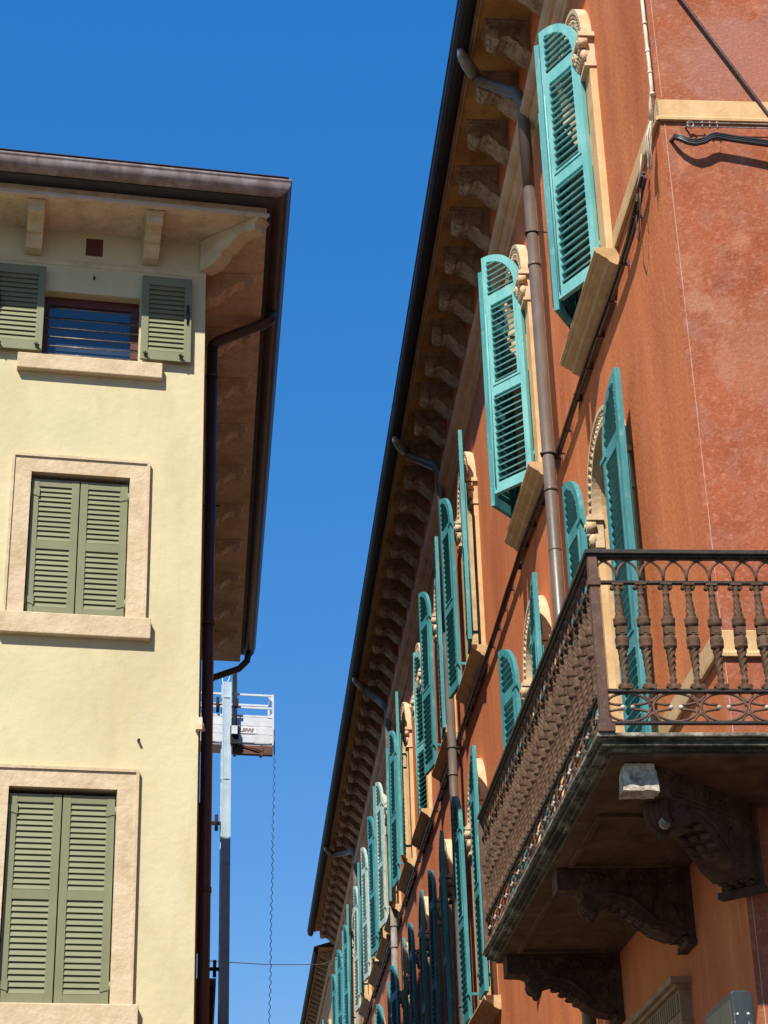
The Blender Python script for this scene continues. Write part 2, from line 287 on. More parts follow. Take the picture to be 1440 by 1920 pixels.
# ---- shutter leaf (local: hinge on x=0, free edge at x=.47*sgn, z from 0)
def leaf(name, H, sgn, material, panels, slats, parent=None, R=RW, arms=True):
    b = MB(); wd = R-.008; t = .022; st = .062
    X = lambda x: x*sgn
    arch = lambda x, rr: H+sqrt(max(0, rr*rr-(R-x)**2))
    def bx(x0, x1, y0, y1, z0, z1): b.box(min(X(x0), X(x1)), max(X(x0), X(x1)), y0, y1, z0, z1)
    bx(0, st, -t, t, 0, H)                       # hinge stile
    # free stile with top cut by arch
    b.prism([(X(wd-st), 0), (X(wd), 0), (X(wd), arch(wd, R)), (X(wd-st), arch(wd-st, R))], 'y', -t, t)
    # curved top rail
    n = 12; ri = R-st*1.15
    for i in range(n):
        a0, a1 = (pi/2)*i/n, (pi/2)*(i+1)/n
        def pt(a, r): return (min(R-r*cos(a), wd-st+.002), H+r*sin(a))
        p = [pt(a0, R), pt(a1, R), pt(a1, ri), pt(a0, ri)]
        if abs(p[0][0]-p[1][0])+abs(p[2][0]-p[3][0]) < 1e-4: continue
        b.prism([(X(q[0]), q[1]) for q in p], 'y', -t+.001, t-.001)
    # rails
    edges = []
    for (z0, z1) in panels: edges.append((z0, z1))
    zs = [0]+[v for e in edges for v in e]
    for i in range(len(edges)):
        za = zs[2*i]; zb = zs[2*i+1]
        if zb > za: bx(st, wd-st, -t*.9, t*.9, za, zb)
    bx(st, wd-st, -t*.9, t*.9, edges[-1][1], H+.01-.0)if edges[-1][1] < H else None
    # slats
    LJ = random.Random(int(H*100)+len(material))
    def slat(xa, xb, z, dep=.034, th=.011, tl=0):
        c = (xa+xb)/2; A = radians(33)
        dy, dz = dep*cos(A), dep*sin(A)
        vv = [(X(xa), -dy, z+dz), (X(xb), -dy, z+dz+tl), (X(xb), dy, z-dz+tl), (X(xa), dy, z-dz)]
        vv2 = [(p[0], p[1]+th*.55, p[2]+th) for p in vv]
        b.add(vv+vv2, [(0, 1, 2, 3), (7, 6, 5, 4), (0, 4, 5, 1), (1, 5, 6, 2), (2, 6, 7, 3), (3, 7, 4, 0)])
    for k, (z0, z1) in enumerate(edges):
        ins = .028 if (k == 1 or len(edges) == 1) else 0
        if ins:   # raised inner frame of the flap
            for (xa, xb, za, zb) in ((st, st+ins, z0, z1), (wd-st-ins, wd-st, z0, z1), (st+ins, wd-st-ins, z0, z0+ins), (st+ins, wd-st-ins, z1-ins, z1)):
                bx(xa, xb, -t-.006, t+.006, za+.003, zb-.003)
        n = slats[k]
        for i in range(n):
            slat(st+ins, wd-st-ins, z0+ins+(z1-z0-2*ins)*(i+.5)/n+LJ.uniform(-.004, .004), tl=LJ.uniform(-.004, .004))
    n = slats[-1]
    for i in range(n):       # arched head
        z = H+.02+(ri-.02)*(i+.4)/n
        xa = R-sqrt(max(0, ri*ri-(z-H)**2))
        if wd-st-xa > .04: slat(max(xa, .02)+.0, wd-st, z)
    # hinge arms and bolt
    for z in (.25, H-.05): b.box(min(X(-.05), X(.1)), max(X(-.05), X(.1)), -t-.008, -t+.0005, z, z+.035)
    if arms:
        for z in (.25, H-.05): b.box(-.014, .014, t, .155, z, z+.03)
    b.tube([(X(wd-.03), t+.012, .05), (X(wd-.03), t+.012, H-.2)], .007, 6)
    return b.build(name, material, parent, bevel=0)
def leafset(H, material, arms=True):
    mid = H*.57; top = H-.17
    pan = [(.10, H*.48), (H*.48+.1, H-.09)]
    sl = (int((H*.48-.1)/.066), int((H-.09-H*.48-.1)/.066), 6)
    return [leaf('shutter', H, s, material, pan, sl, arms=arms) for s in (1, -1)]

# ---- stone surround (local: centre x=0, z=0 at sill, wall plane y=0)
def surround(H, material='cream_stone', parent=None, ornate=True, pil='cream_plaster'):
    b = MB(); R = RW; pw = .2
    for s in (1, -1):
        X = lambda x: s*x
        def bx(x0, x1, y0, y1, z0, z1): b.box(min(X(x0), X(x1)), max(X(x0), X(x1)), y0, y1, z0, z1)
        # capital: necking, leafy bell, abacus
        bx(R+.002, R+pw, 0.0, .075, H-.30, H-.27)
        bx(R-.02, R+pw-.01, 0, .07, H-.27, H-.05)
        bx(R-.045, R+pw+.03, 0, .13, H-.05, H-.02)
        bx(R-.035, R+pw+.02, 0, .115, H-.02, H+.0)
        for xx in (R-.01, R+pw-.01):     # volutes
            b.tube([(X(xx), .06, H-.1), (X(xx), .135, H-.1)], .045, 12)
            b.tube([(X(xx), .135, H-.1), (X(xx), .146, H-.1)], .02, 8)
        for i in range(5):               # acanthus
            xx = R-.01+(pw)*(i+.2)/4.6
            b.ball((X(xx), .085, H-.2), (.03, .035, .055), 8)
            b.ball((X(xx), .115, H-.16), (.02, .02, .02), 6)
        bx(R+.0, R+pw+.01, 0, .095, H-.33, H-.30)
    # archivolt
    n = 28; Ro = R+.145
    for i in range(n):
        a0, a1 = pi*i/n, pi*(i+1)/n
        def ring(r0, r1, y0, y1):
            v = [(-cos(a)*r, y, H+sin(a)*r) for a in (a0, a1) for (r, y) in ((r0, y0), (r1, y0), (r1, y1), (r0, y1))]
            b.add(v, [(0, 1, 5, 4), (1, 2, 6, 5), (2, 3, 7, 6), (3, 0, 4, 7)])
        ring(R, Ro, 0, .05); ring(R, R+.028, .05, .075); ring(Ro-.035, Ro, .05, .085)
        if ornate:
            a = (a0+a1)/2; rm = R+.078
            c = Vector((-cos(a)*rm, .055, H+sin(a)*rm)); t = Vector((sin(a), 0, cos(a))); nn = Vector((-cos(a), 0, sin(a)))
            for q in (-1, 1):
                p0 = c-t*.012; p1 = c+t*.03+nn*q*.034
                b.add([p0-nn*.012*q+Vector((0, .0, 0)), p1, p0+t*.035, c+Vector((0, .035, 0))], [(0, 1, 3), (1, 2, 3), (0, 3, 2)])
                b.ball(tuple(c+nn*q*.03+Vector((0, .012, 0))), (.013, .02, .018), 6)
    # end caps of ring
    jb = MB()   # jambs / reveal (depth .24)
    n = 16
    arc = [(-R, 0)]+[(-R*cos(pi*i/n), H+R*sin(pi*i/n)) for i in range(n+1)]+[(R, 0)]
    jb.add([(x, y, z) for (x, z) in arc for y in (.0, -.24)], [(2*i, 2*i+2, 2*i+3, 2*i+1) for i in range(len(arc)-1)])
    o = b.build('window', material, parent)
    jb.build('jamb', 'sill_stone', o)
    for s in (1, -1):
        p = MB(); x0, x1 = sorted((s*R, s*(R+pw-.005)))
        p.box(x0, x1, -.002, .055, 0, H-.33)
        p.build('pilaster', pil, o, bevel=.004)
    # window frame and pane behind
    g_ = MB(); arc2 = [(-R, 0)]+arc[1:-1]+[(R, 0)]
    g_.add([(x, -.22, z) for (x, z) in arc2], [tuple(range(len(arc2)))])
    g_.build('pane', 'glass', o)
    fr = MB()
    fr.box(-R, -R+.06, -.215, -.17, 0, H+.1); fr.box(R-.06, R, -.215, -.17, 0, H+.1); fr.box(-.04, .04, -.215, -.165, 0, H+R-.02)
    fr.box(-R+.06, -.04, -.21, -.175, 0, .08); fr.box(.04, R-.06, -.21, -.175, 0, .08)
    fr.box(-R+.06, -.04, -.21, -.175, H-.04, H+.03); fr.box(.04, R-.06, -.21, -.175, H-.04, H+.03)
    fr.build('window_frame', 'redwood', o)
    return o
def sill(parent, hw=.82):
    b = MB()
    prof = [(0.0, -.005), (.175, -.005), (.18, -.03), (.165, -.055), (.15, -.06), (.135, -.075), (.09, -.1), (.075, -.125), (.03, -.15), (0, -.155)]
    b.prism(prof, 'x', -hw, hw)
    return b.build('sill', 'sill_stone', parent, bevel=.003)

HU, HL, HD = SU-ZU, SL-ZL, SL-4.8
LR = random.Random(11)
def add_leaf(proto, win, sgn, phi, mtl=None):
    hx = -RW if sgn > 0 else RW
    ang = radians(phi) if sgn > 0 else -radians(phi)
    yo = .16 if phi > 90 else (.075 if phi > 20 else .0)
    o = dup(proto, win, (hx, yo, .012), ang)
    if phi > 90: o.rotation_euler = (radians(LR.uniform(-.35, .35)), radians(LR.uniform(-.25, .25)), ang)
    if mtl:
        o.data = o.data.copy(); o.data.materials[0] = M[mtl]
    return o
def window_row(H, z, cs, phis, ornate, sillw=.82, mtls=None, protos=None, first_sill=True):
    w0 = None
    for i, c in enumerate(cs):
        if w0 is None:
            w0 = surround(H, parent=red, ornate=ornate); w0.location = (c, 0, z)
            if first_sill: sill(w0, sillw)
            base = [ch for ch in w0.children]; o = w0
        else:
            o = w0.copy(); COL.objects.link(o); o.parent = red; o.location = (c, 0, z)
            for ch in base: dup(ch, o)
        for s, k in ((1, 0), (-1, 1)):
            ph = phis[i][k]
            if ph is None: continue
            l = add_leaf(protos[k], o, s, ph)
            if mtls and i in mtls and mtls[i][k]:
                l.data = bpy.data.meshes[mtls[i][k][k]]
def protos(H, m, arms=True):
    a, b = leafset(H, m, arms); return a, b
pU = protos(HU, 'teal'); pUl = protos(HU, 'teal_light', False); pUn = protos(HU, 'teal', False); pUc = protos(HU, 'teal_chalk'); pL = protos(HL, 'teal'); pD = protos(HD, 'teal')
lt = [pUl[0].data.name, pUl[1].data.name]; ln_ = [pUn[0].data.name, pUn[1].data.name]; ch_ = [pUc[0].data.name, pUc[1].data.name]
window_row(HU, ZU, UP, [(29, 31), (40, 40), (174, 172), (176, 170), (14, 12), (170, 173), (175, 172), (169, 171), (176, 172), (170, 174), (168, 172), (172, 170), (172, 172)], True,
           mtls={0: (lt, ln_), 1: (lt, ln_), 6: (None, ch_), 8: (None, ch_), 9: (None, ch_), 4: (lt, ln_)}, protos=pU)
window_row(HL, ZL, LO[1:], [(177, 170), (180, 178), (178, 177), (180, 178), (175, 172), (175, 172), (172, 172), (172, 172), (170, 170)], True, protos=pL)
window_row(HD, 4.8, LO[:1], [(184, 176)], True, protos=pD, first_sill=False)
for p in pU+pUl+pUn+pUc+pL+pD: bpy.data.objects.remove(p)

# ---- ground floor shop surround with fluted lintel
b = MB(); cx, hw = 2.4, .62
for s in (-1, 1):
    x0, x1 = sorted((cx+s*hw, cx+s*(hw+.3))); b.box(x0, x1, 0, .07, 0, 3.85)
    b.box(min(cx+s*hw, cx+s*(hw-.001)), max(cx+s*hw, cx+s*(hw-.001)), -.3, 0, 0, 3.85)
b.box(cx-hw-.3, cx+hw+.3, 0, .07, 3.852, 4.06)
b.box(cx-hw-.36, cx+hw+.36, 0, .13, 4.06, 4.10); b.box(cx-hw-.33, cx+hw+.33, 0, .1, 4.035, 4.06)
for i in range(30):
    x = cx-hw-.26+i*(2*hw+.52)/29; b.box(x-.011, x+.011, .07, .085, 3.9, 4.01)
o = b.build('doorway', 'shopstone', red, bevel=.004)
MB().add([(cx-hw, -.28, 0), (cx+hw, -.28, 0), (cx+hw, -.28, 3.85), (cx-hw, -.28, 3.85)], [(0, 1, 2, 3)]).build('door', 'redwood', o)
for cx in (6.2, 10.5):
    b = MB()
    for s in (-1, 1):
        x0, x1 = sorted((cx+s*.5, cx+s*.66)); b.box(x0, x1, -.2, .05, 1.0, 3.4)
    b.box(cx-.66, cx+.66, -.2, .055, 3.4, 3.56); b.box(cx-.7, cx+.7, -.2, .1, .88, 1.0)
    o = b.build('window', 'cream_plaster', red)
    MB().add([(cx-.5, -.18, 1), (cx+.5, -.18, 1), (cx+.5, -.18, 3.4), (cx-.5, -.18, 3.4)], [(0, 1, 2, 3)]).build('pane', 'glass', o)

# ---- cornice, eave, brackets, gutter, roof
K = 1.115
eo = lambda y: 2.8157-(2.8157-y)*K
ez = lambda z: 1.6+(z-1.6)*K
es = lambda x: -10.1154+(x+10.1154)*K
EP = lambda P: [(eo(y), ez(z)) for (y, z) in P]
ZS = ez(ZE); LE = es(LEN)
prof = [(0, 12.5), (.03, 12.5), (.045, 12.52), (.045, 12.54), (.06, 12.545), (.085, 12.57), (.1, 12.6), (.13, 12.605), (.13, 12.63), (.15, 12.64), (.18, 12.68), (.18, 12.70), (0, 12.72)]
MB().prism(prof, 'x', 0, LEW).build('cornice', 'cornice', red)
b = MB(); b.prism([(-y, z) for (y, z) in prof], 'y', .18, -9)   # front return, x = -off
b.build('cornice', 'cornice', red)
b = MB(); b.box(-.6, LE, -9, eo(.76), ZS, ZS+.1); b.build('eave_soffit', 'soffit', red)
b = MB()
b.prism(EP([(.735, ZE-.0003), (.735, ZE-.03), (.75, ZE-.035), (.757, ZE-.012), (.772, ZE-.018), (.78, ZE-.0003)]), 'x', -.6, LE)
b.build('eave_trim', 'cornice', red)
b = MB()
b.prism(EP([(.782, ZE+.11), (.782, ZE-.02), (.79, ZE-.075), (.82, ZE-.115), (.86, ZE-.125), (.9, ZE-.11), (.925, ZE-.07), (.93, ZE-.01), (.94, ZE), (.925, ZE+.012), (.91, ZE), (.905, ZE-.06), (.86, ZE-.1), (.81, ZE-.07), (.8, ZE+.11)]), 'x', -.7, LE)
b.build('gutter', 'gutter', red)
b = MB(); b.prism([(-q[0], q[1]) for q in EP([(.782, ZE+.11), (.79, ZE-.075), (.86, ZE-.125), (.93, ZE-.07), (.93, ZE), (.8, ZE+.11)])], 'y', .7, -9); b.build('gutter', 'gutter', red)
b = MB(); ZR = ZS+.12; e_ = eo(.9)
b.add([(-.7, e_, ZR), (LE, e_, ZR), (LE, -4.5, ZR+1.8), (4, -4.5, ZR+1.8), (-.7, -9, ZR), (LE, -9, ZR)], [(0, 1, 2, 3), (0, 3, 4), (5, 2, 3, 4)])
b.build('roof', 'tiles', red)
def eave_bracket():
    rnd = random.Random(3); b = MB()
    b.box(-.12, .12, 0, .455, -.055, 0); b.box(-.135, .135, 0, .48, -.025, 0)
    b.prism([(0, -.05), (.42, -.05), (.43, -.12), (.37, -.17), (.3, -.17), (.24, -.2), (.16, -.27), (.08, -.36), (0, -.44)], 'x', -.075, .075)
    b.tube([(-.092, .385, -.13), (.092, .385, -.13)], .075, 18)       # rolled nose
    for r, w_ in ((.05, .1), (.022, .108)): b.tube([(-w_, .385, -.13), (w_, .385, -.13)], r, 14)
    path = [(.425, -.17), (.435, -.215), (.425, -.26), (.395, -.285), (.36, -.28), (.32, -.265), (.27, -.265), (.22, -.295), (.17, -.345), (.12, -.395), (.06, -.44), (0, -.465)]
    NU, NV = 44, 12; V = []; F = []
    for i in range(NU+1):
        t = i/NU*(len(path)-1); k = min(int(t), len(path)-2); f = t-k
        y = path[k][0]*(1-f)+path[k+1][0]*f; z = path[k][1]*(1-f)+path[k+1][1]*f
        u = i/NU; wd = (.055+.065*min(1, u*2.2))*(1+.13*abs(sin(u*pi*6.5)))
        for q in range(NV+1):
            v = q/NV*2-1
            groove = .007*cos(v*pi*4)+.006*sin(u*pi*13)*abs(v)
            V.append((v*wd, y-.03*v*v+groove*.5, z+.065*abs(v)**2.2-groove))
    for i in range(NU):
        for q in range(NV): a = i*(NV+1)+q; F.append((a, a+1, a+NV+2, a+NV+1))
    b.add(V, F, None, True)
    for i in range(8):
        u = i/7; y, z = .36-.33*u, -.2-.17*u
        for s in (-1, 1): b.ball((s*.078, y, z), (.012, .028, .016), 7)
    for s in (-1, 0, 1): b.ball((s*.045, .42, -.235+abs(s)*.03), (.028, .034, .055), 8)
    return b.build('eave_bracket', 'bracket', red)
LR2 = random.Random(4); eb = eave_bracket(); xs = [es(.70*i+2.85-.70*4) for i in range(54)]
eb.location = (xs[0], 0, ZS); eb.scale = (1, .9, 1)
for x in xs[1:]:
    if x < LE-.3:
        o = dup(eb, red, (x+LR2.uniform(-.006, .006), 0, ZS), radians(LR2.uniform(-1.5, 1.5)))
        o.scale = (LR2.uniform(.96, 1.04), LR2.uniform(.87, .92), LR2.uniform(.96, 1.04))

# ---- downpipes
def downpipe(s, ztop, mlow, mtop, zjoin, scoop_s, kink=True):
    b = MB(); y = .14; r = .054
    b.tube([(s, y, zjoin), (s, y, 0.2)], r, 16)
    for z in [8.75, 6.0, 3.2, 11.0]:
        if z < zjoin: b.tube([(s, y, z), (s, y, z+.03)], r+.006, 16)
    for z in (5.2, 8.2): b.tube([(s, y, z), (s, y, z+.012)], r+.003, 16)
    o = b.build('downpipe', mlow, red)
    c = MB()
    for z in [9.1, 7.4, 11.35]:
        if z < zjoin:
            c.tube([(s+cos(a)*(r+.005), y+sin(a)*(r+.005), z) for a in [2*pi*k/16 for k in range(17)]], .006, 6)
            c.tube([(s-.03, .0, z), (s-.055, y-.03, z)], .006, 6); c.ball((s-.03, y+r+.01, z), .014, 6)
    c.build('pipe_collar', 'blackiron', o)
    t = MB()
    g = lambda x, y, z: (es(x), eo(y), ez(z))
    t.tube([g(scoop_s+.12, .80, 12.46), g(scoop_s+.3, .68, 12.42), (s-.06, .2, ztop+.1), (s, y, ztop), (s, y, zjoin)], [.045, .056, .058, .058, .056], 16)
    t.build('pipe_offset', mtop, o)
    t = MB(); t.tube([g(scoop_s-.02, .875, 12.50), g(scoop_s+.03, .85, 12.46), g(scoop_s+.14, .79, 12.45), g(scoop_s+.24, .72, 12.435)], [.028, .05, .064, .064], 16)
    t.build('scoop', 'zinc', o)
downpipe(4.12, 12.78, 'pipe', 'pipe', 11.85, 3.0)
downpipe(11.75, 12.8, 'pipe', 'pipe', 10.6, 10.15)
downpipe(20.6, 12.8, 'pipe_pale', 'pipe_pale', 10.2, 18.2)
downpipe(29.6, 12.8, 'pipe_pale', 'pipe_pale', 10.2, 27.8)

# ---- balcony
ZB = 4.82; BX0 = -.95; BX1 = 3.86; BY = .92; BYR = -1.9
b = MB()
def ringbox(b, e, z0, z1):   # L shaped slab layer
    P = [(BX0-e, BY+e), (BX1+e, BY+e), (BX1+e, 0), (0, 0), (0, BYR-e), (BX0-e, BYR-e)]
    b.prism(P, 'z', z0, z1)
ringbox(b, .012, ZB-.036, ZB-.0221); ringbox(b, .0, ZB-.062, ZB-.036)
ringbox(b, -.035, ZB-.08, ZB-.062)
slab = b.build('balcony', 'mossy', red, bevel=.004)
b = MB(); ringbox(b, .03, ZB-.022, ZB); b.build('slab_edge', 'lip', slab, bevel=.005)
b = MB(); ringbox(b, -.06, ZB-.1, ZB-.0801)
for (x0, x1, y0, y1) in ((1.45, 3.4, .14, .76), (.1, 1.15, .14, .76), (-.78, -.12, -1.6, -.2)):   # raised frames round panels
    for (a0, a1, c0, c1) in ((x0, x1, y0, y0+.03), (x0, x1, y1-.03, y1), (x0, x0+.03, y0+.03, y1-.03), (x1-.03, x1, y0+.03, y1-.03)):
        b.box(a0, a1, c0, c1, ZB-.12, ZB-.1002)
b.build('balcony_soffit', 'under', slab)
# handrail
def rail(b, z0, z1, hw, x_end=BX1, yr=BYR):
    b.prism([(BX0-hw, BY-.02+hw), (x_end, BY-.02+hw), (x_end, BY-.02-hw), (BX0+hw, BY-.02-hw), (BX0+hw, yr), (BX0-hw, yr)], 'z', z0, z1)
b = MB(); rail(b, 5.822, 5.848, .04); rail(b, 5.808, 5.822, .026); b.build('handrail', 'iron_dark', slab, bevel=.004)
for (z0, z1, hw) in ((5.66, 5.675, .016), (5.045, 5.062, .018), (4.872, 4.886, .016)):
    b = MB(); rail(b, z0, z1, hw); b.build('rail', 'iron_dark', slab, bevel=.002)
b = MB(); cx, cy = BX0, BY-.02
b.box(cx-.025, cx+.025, cy-.025, cy+.025, 4.9, 5.81); b.box(cx-.034, cx+.034, cy-.034, cy+.034, 4.86, 4.9); b.box(cx-.045, cx+.045, cy-.045, cy+.045, 4.82, 4.862)
b.box(cx-.034, cx+.034, cy-.034, cy+.034, 5.64, 5.685)
b.build('corner_post', 'rust', slab, bevel=.004)
b = MB(); b.box(BX1-.03, BX1+.03, cy-.03, cy+.03, 4.82, 5.81); b.build('corner_post', 'rust', slab, bevel=.004)
PIT = .1262
def curve_plane(b, pts, side, pos, r):
    if side: b.tube([(pos+u, BY-.02, z) for (u, z) in pts], r, 6)
    else: b.tube([(BX0, pos-u, z) for (u, z) in pts], r, 6)
PS = .1503; PF = .1262
def arcade(side, start, n):
    PIT = PS if side else PF
    b = MB()
    for i in range(-1, n):
        pts = []
        for k in range(17):
            a = pi*k/16; u = PIT*(1-cos(a)); z = 5.68+.128*sin(a)**.8
            uu = i*PIT+u
            if uu < -.001 or uu > n*PIT+.001: continue
            pts.append((uu, z))
        if len(pts) > 2: curve_plane(b, pts, side, start, .0075)
    return b.build('arcade_panel', 'rust', slab)
def lattice(side, start, n):
    PIT = PS if side else PF
    b = MB(); U = 2*PIT; zm = (5.045+4.886)/2; hh = (5.045-4.886)/2
    for i in range((n+1)//2+0):
        u0 = (i+.5)*U
        curve_plane(b, [(u0+U*.47*cos(2*pi*k/28), zm+hh*.97*sin(2*pi*k/28)) for k in range(29)], side, start, .0075)
        for s in (-1, 1):
            for q in (-1, 1):
                pts = [(u0+s*(.026+.535*U*sin(t)), zm+q*.012*cos(t)+q*hh*(1-cos(t))) for t in [pi/2*k/9 for k in range(10)]]
                pts = [p for p in pts if -.005 <= p[0] <= n*PIT+.005]
                if len(pts) > 2: curve_plane(b, pts, side, start, .007)
    return b.build('lattice_panel', 'rust', slab)
def lattice_balls(side, start, n):
    PIT = PS if side else PF
    U = 2*PIT; zm = (5.045+4.886)/2; k0 = MB().ball((0, 0, 0), .0135, 10).build('lattice_knob', 'wornstone', slab)
    for i in range((n+1)//2):
        for s in (-1, 1):
            u = (i+.5)*U+s*.026
            c = (start+u, BY-.02, zm) if side else (BX0, start-u, zm)
            if k0: k0.location = c; base = k0; k0 = None
            else: dup(base, slab, c)
nS = 32; nF = 22
arcade(True, BX0, nS); arcade(False, BY-.02, nF); lattice(True, BX0, nS); lattice(False, BY-.02, nF)
lattice_balls(True, BX0, nS); lattice_balls(False, BY-.02, nF)
# baluster
prof = []
def seg(z0, z1, r0, r1, n=1):
    for i in range(n): t = i/n; prof.append((z0+(z1-z0)*t, r0+(r1-r0)*t))
Z0 = 5.062
seg(0, .012, .026, .026); seg(.012, .03, .02, .018, 2); seg(.03, .055, .014, .016, 2); seg(.055, .07, .02, .014, 2)
seg(.07, .235, .0135, .024, 22); seg(.235, .245, .034, .036, 2); seg(.245, .285, .033, .036, 3); seg(.285, .305, .034, .024, 2)
seg(.305, .345, .02, .02, 2); seg(.345, .36, .024, .032, 2); seg(.36, .395, .036, .034, 3); seg(.395, .405, .037, .03, 2)
seg(.405, .535, .024, .0135, 20); seg(.535, .55, .019, .017, 2); seg(.55, .57, .013, .02, 2); seg(.57, .6, .016, .022, 2); prof.append((.6, .022))
def tw(z, a):
    if .07 < z < .235: return 1+.19*cos(4*a-z*170)
    if .405 < z < .535: return 1+.19*cos(4*a+z*170)
    if .24 < z < .29 or .36 < z < .4: return 1+.05*cos(8*a)
    return 1
b = MB(); b.lathe([(z, r*1.02) for z, r in prof], 20, None, tw)
b.box(-.026, .026, -.026, .026, .303, .348); b.box(-.029, .029, -.014, .014, .312, .339); b.box(-.014, .014, -.029, .029, .312, .339)
b.box(-.03, .03, -.022, .022, .588, .6); b.box(-.03, .03, -.022, .022, 0, .012)
for z in (.02, .578):
    for s in (-1, 1):
        b.tube([(s*.026, -.014, z), (s*.026, .014, z)], .0125, 10); b.tube([(s*.026, -.018, z), (s*.026, .018, z)], .005, 6)
bal = b.build('baluster', 'iron_stone', slab, (BX0+PS, BY-.02, Z0-.001))
def sway(o): o.rotation_euler = (radians(LR2.uniform(-.6, .6)), radians(LR2.uniform(-.6, .6)), o.rotation_euler.z+radians(LR2.uniform(-4, 4)))
for i in range(2, nS): sway(dup(bal, slab, (BX0+PS*i+LR2.uniform(-.002, .002), BY-.02, Z0-.001)))
for i in range(1, nF): sway(dup(bal, slab, (BX0, BY-.02-PF*i, Z0-.001), pi/2))

# console brackets (profile: distance from wall, drop)
def console(name, L_, H_, wd, mtl, M_, pale=False):
    b = MB(); rnd = random.Random(int(L_*100))
    pf = [(0, 0), (L_, 0), (L_, -.13), (L_*.86, -.135), (L_*.82, -.15), (L_*.80, -.21), (L_*.77, -.245), (L_*.71, -.25), (L_*.66, -.215), (L_*.60, -.2),
          (L_*.5, -.235), (L_*.4, -.31), (L_*.3, -.375), (L_*.18, -.415), (L_*.06, -.40), (0, -.40)]
    pf = [(x, z*H_/.42) for (x, z) in pf]; k = H_/.42
    b.prism(pf, 'y', -wd/2, wd/2, M_)
    # recessed-panel rim on both cheeks, raised leaf scrolls and drops
    for s in (-1, 1):
        y = s*wd/2
        for (u0, u1, v0, v1) in ((.03, L_*.97, -.022, 0), (.03, L_*.86, -.118, -.104)):
            b.box(u0, u1, min(y, y+s*.012), max(y, y+s*.012), v0*k, v1*k, M_)
        for i in range(26):
            u = rnd.uniform(.08, L_*.84); v = rnd.uniform(-.095, -.035)*k
            b.ball((u, y, v), (rnd.uniform(.012, .026), .012, rnd.uniform(.008, .02)), 7, M_)
        c = (L_*.2, -.26*k)
        pts = [(c[0]+(.018+.012*t)*cos(t*1.0)*1.0, y+s*.004, c[1]+(.018+.012*t)*sin(t)) for t in [j*.35 for j in range(22)]]
        b.tube(pts, .009, 6, M_)
        b.tube([(L_*.72, y+s*.002, -.17*k), (L_*.6, y+s*.004, -.155*k), (L_*.45, y+s*.004, -.19*k), (L_*.33, y+s*.004, -.27*k), (L_*.24, y+s*.002, -.345*k)], [.012, .016, .018, .014, .008], 7, M_)
    # scroll roll at the nose, leaf drop, belly leaves
    b.tube([(L_*.755, -wd/2-.008, -.205*k), (L_*.755, wd/2+.008, -.205*k)], .048*k, 16, M_)
    for q in (-.33, 0, .33): b.tube([(L_*.755, wd*q-.012, -.205*k), (L_*.755, wd*q+.012, -.205*k)], .053*k, 16, M_)
    for q in (-.25, .25): b.ball((L_*.735, wd*q, -.262*k), (.03, wd*.2, .035), 9, M_)
    for i in range(9):
        t = i/8; u = L_*(.56-.5*t); v = (-.215-.2*sin(t*1.45))*k
        for q in (-.35, 0, .35): b.ball((u, wd*q, v-.004), (.035, wd*.17, .018), 8, M_)
    b.box(-.0, .035, -wd/2-.03, wd/2+.03, -.44*k, 0, M_)     # wall plate
    b.box(0, .06, -wd/2-.045, wd/2+.045, -.47*k, -.435*k, M_)
    return b.build(name, mtl, slab, bevel=.0)
zt = ZB-.101
for s_ in (1.32, 3.62):
    M_ = Matrix.Translation((s_, 0.001, zt)) @ Matrix.Rotation(pi/2, 4, 'Z')
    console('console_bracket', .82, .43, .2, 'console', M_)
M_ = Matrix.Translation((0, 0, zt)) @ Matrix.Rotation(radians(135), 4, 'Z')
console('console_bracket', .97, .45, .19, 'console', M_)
b = MB(); rq = random.Random(2)
V = []; F = []
N_ = 6
def blk(u, v, w):   # tapered worn block
    t = 1-w*.18; x = -.735+(u-.5)*.15*t; y = .705+(v-.5)*.19*t; return (x+rq.uniform(-.004, .004), y+rq.uniform(-.004, .004), zt-.004-(1-w)*.15+rq.uniform(-.004, .004))
G = {}
for a in range(N_+1):
    for c in range(N_+1):
        for d in range(N_+1):
            if 0 in (a, c, d) or N_ in (a, c, d): G[a, c, d] = len(V); V.append(blk(a/N_, c/N_, d/N_))
for a in range(N_):
    for c in range(N_):
        for e in (0, N_):
            F += [(G[e, a, c], G[e, a+1, c], G[e, a+1, c+1], G[e, a, c+1]), (G[a, e, c], G[a+1, e, c], G[a+1, e, c+1], G[a, e, c+1]), (G[a, c, e], G[a+1, c, e], G[a+1, c+1, e], G[a, c+1, e])]
b.add(V, F); b.build('worn_block', 'wornstone', slab)
b = MB()
for q in (-.05, -.017, .017, .05):
    c = Vector((-.585-q*.7, .585-q*.7, zt-.2))
    b.tube([c+Vector((.05, -.05, .11)), c+Vector((.0, 0, .07)), c+Vector((-.012, .012, .0)), c+Vector((.005, -.005, -.055)), c+Vector((.04, -.04, -.075))], [.012, .021, .024, .022, .01], 10)
b.build('scroll', 'console', slab)
b = MB(); b.ball((-.60, .555, zt-.262), (.03, .032, .036), 12); b.build('scroll_knob', 'wornstone', slab)
M_ = Matrix.Translation((0, -1.35, zt)) @ Matrix.Rotation(radians(180), 4, 'Z')
console('console_bracket', .82, .43, .2, 'console', M_)

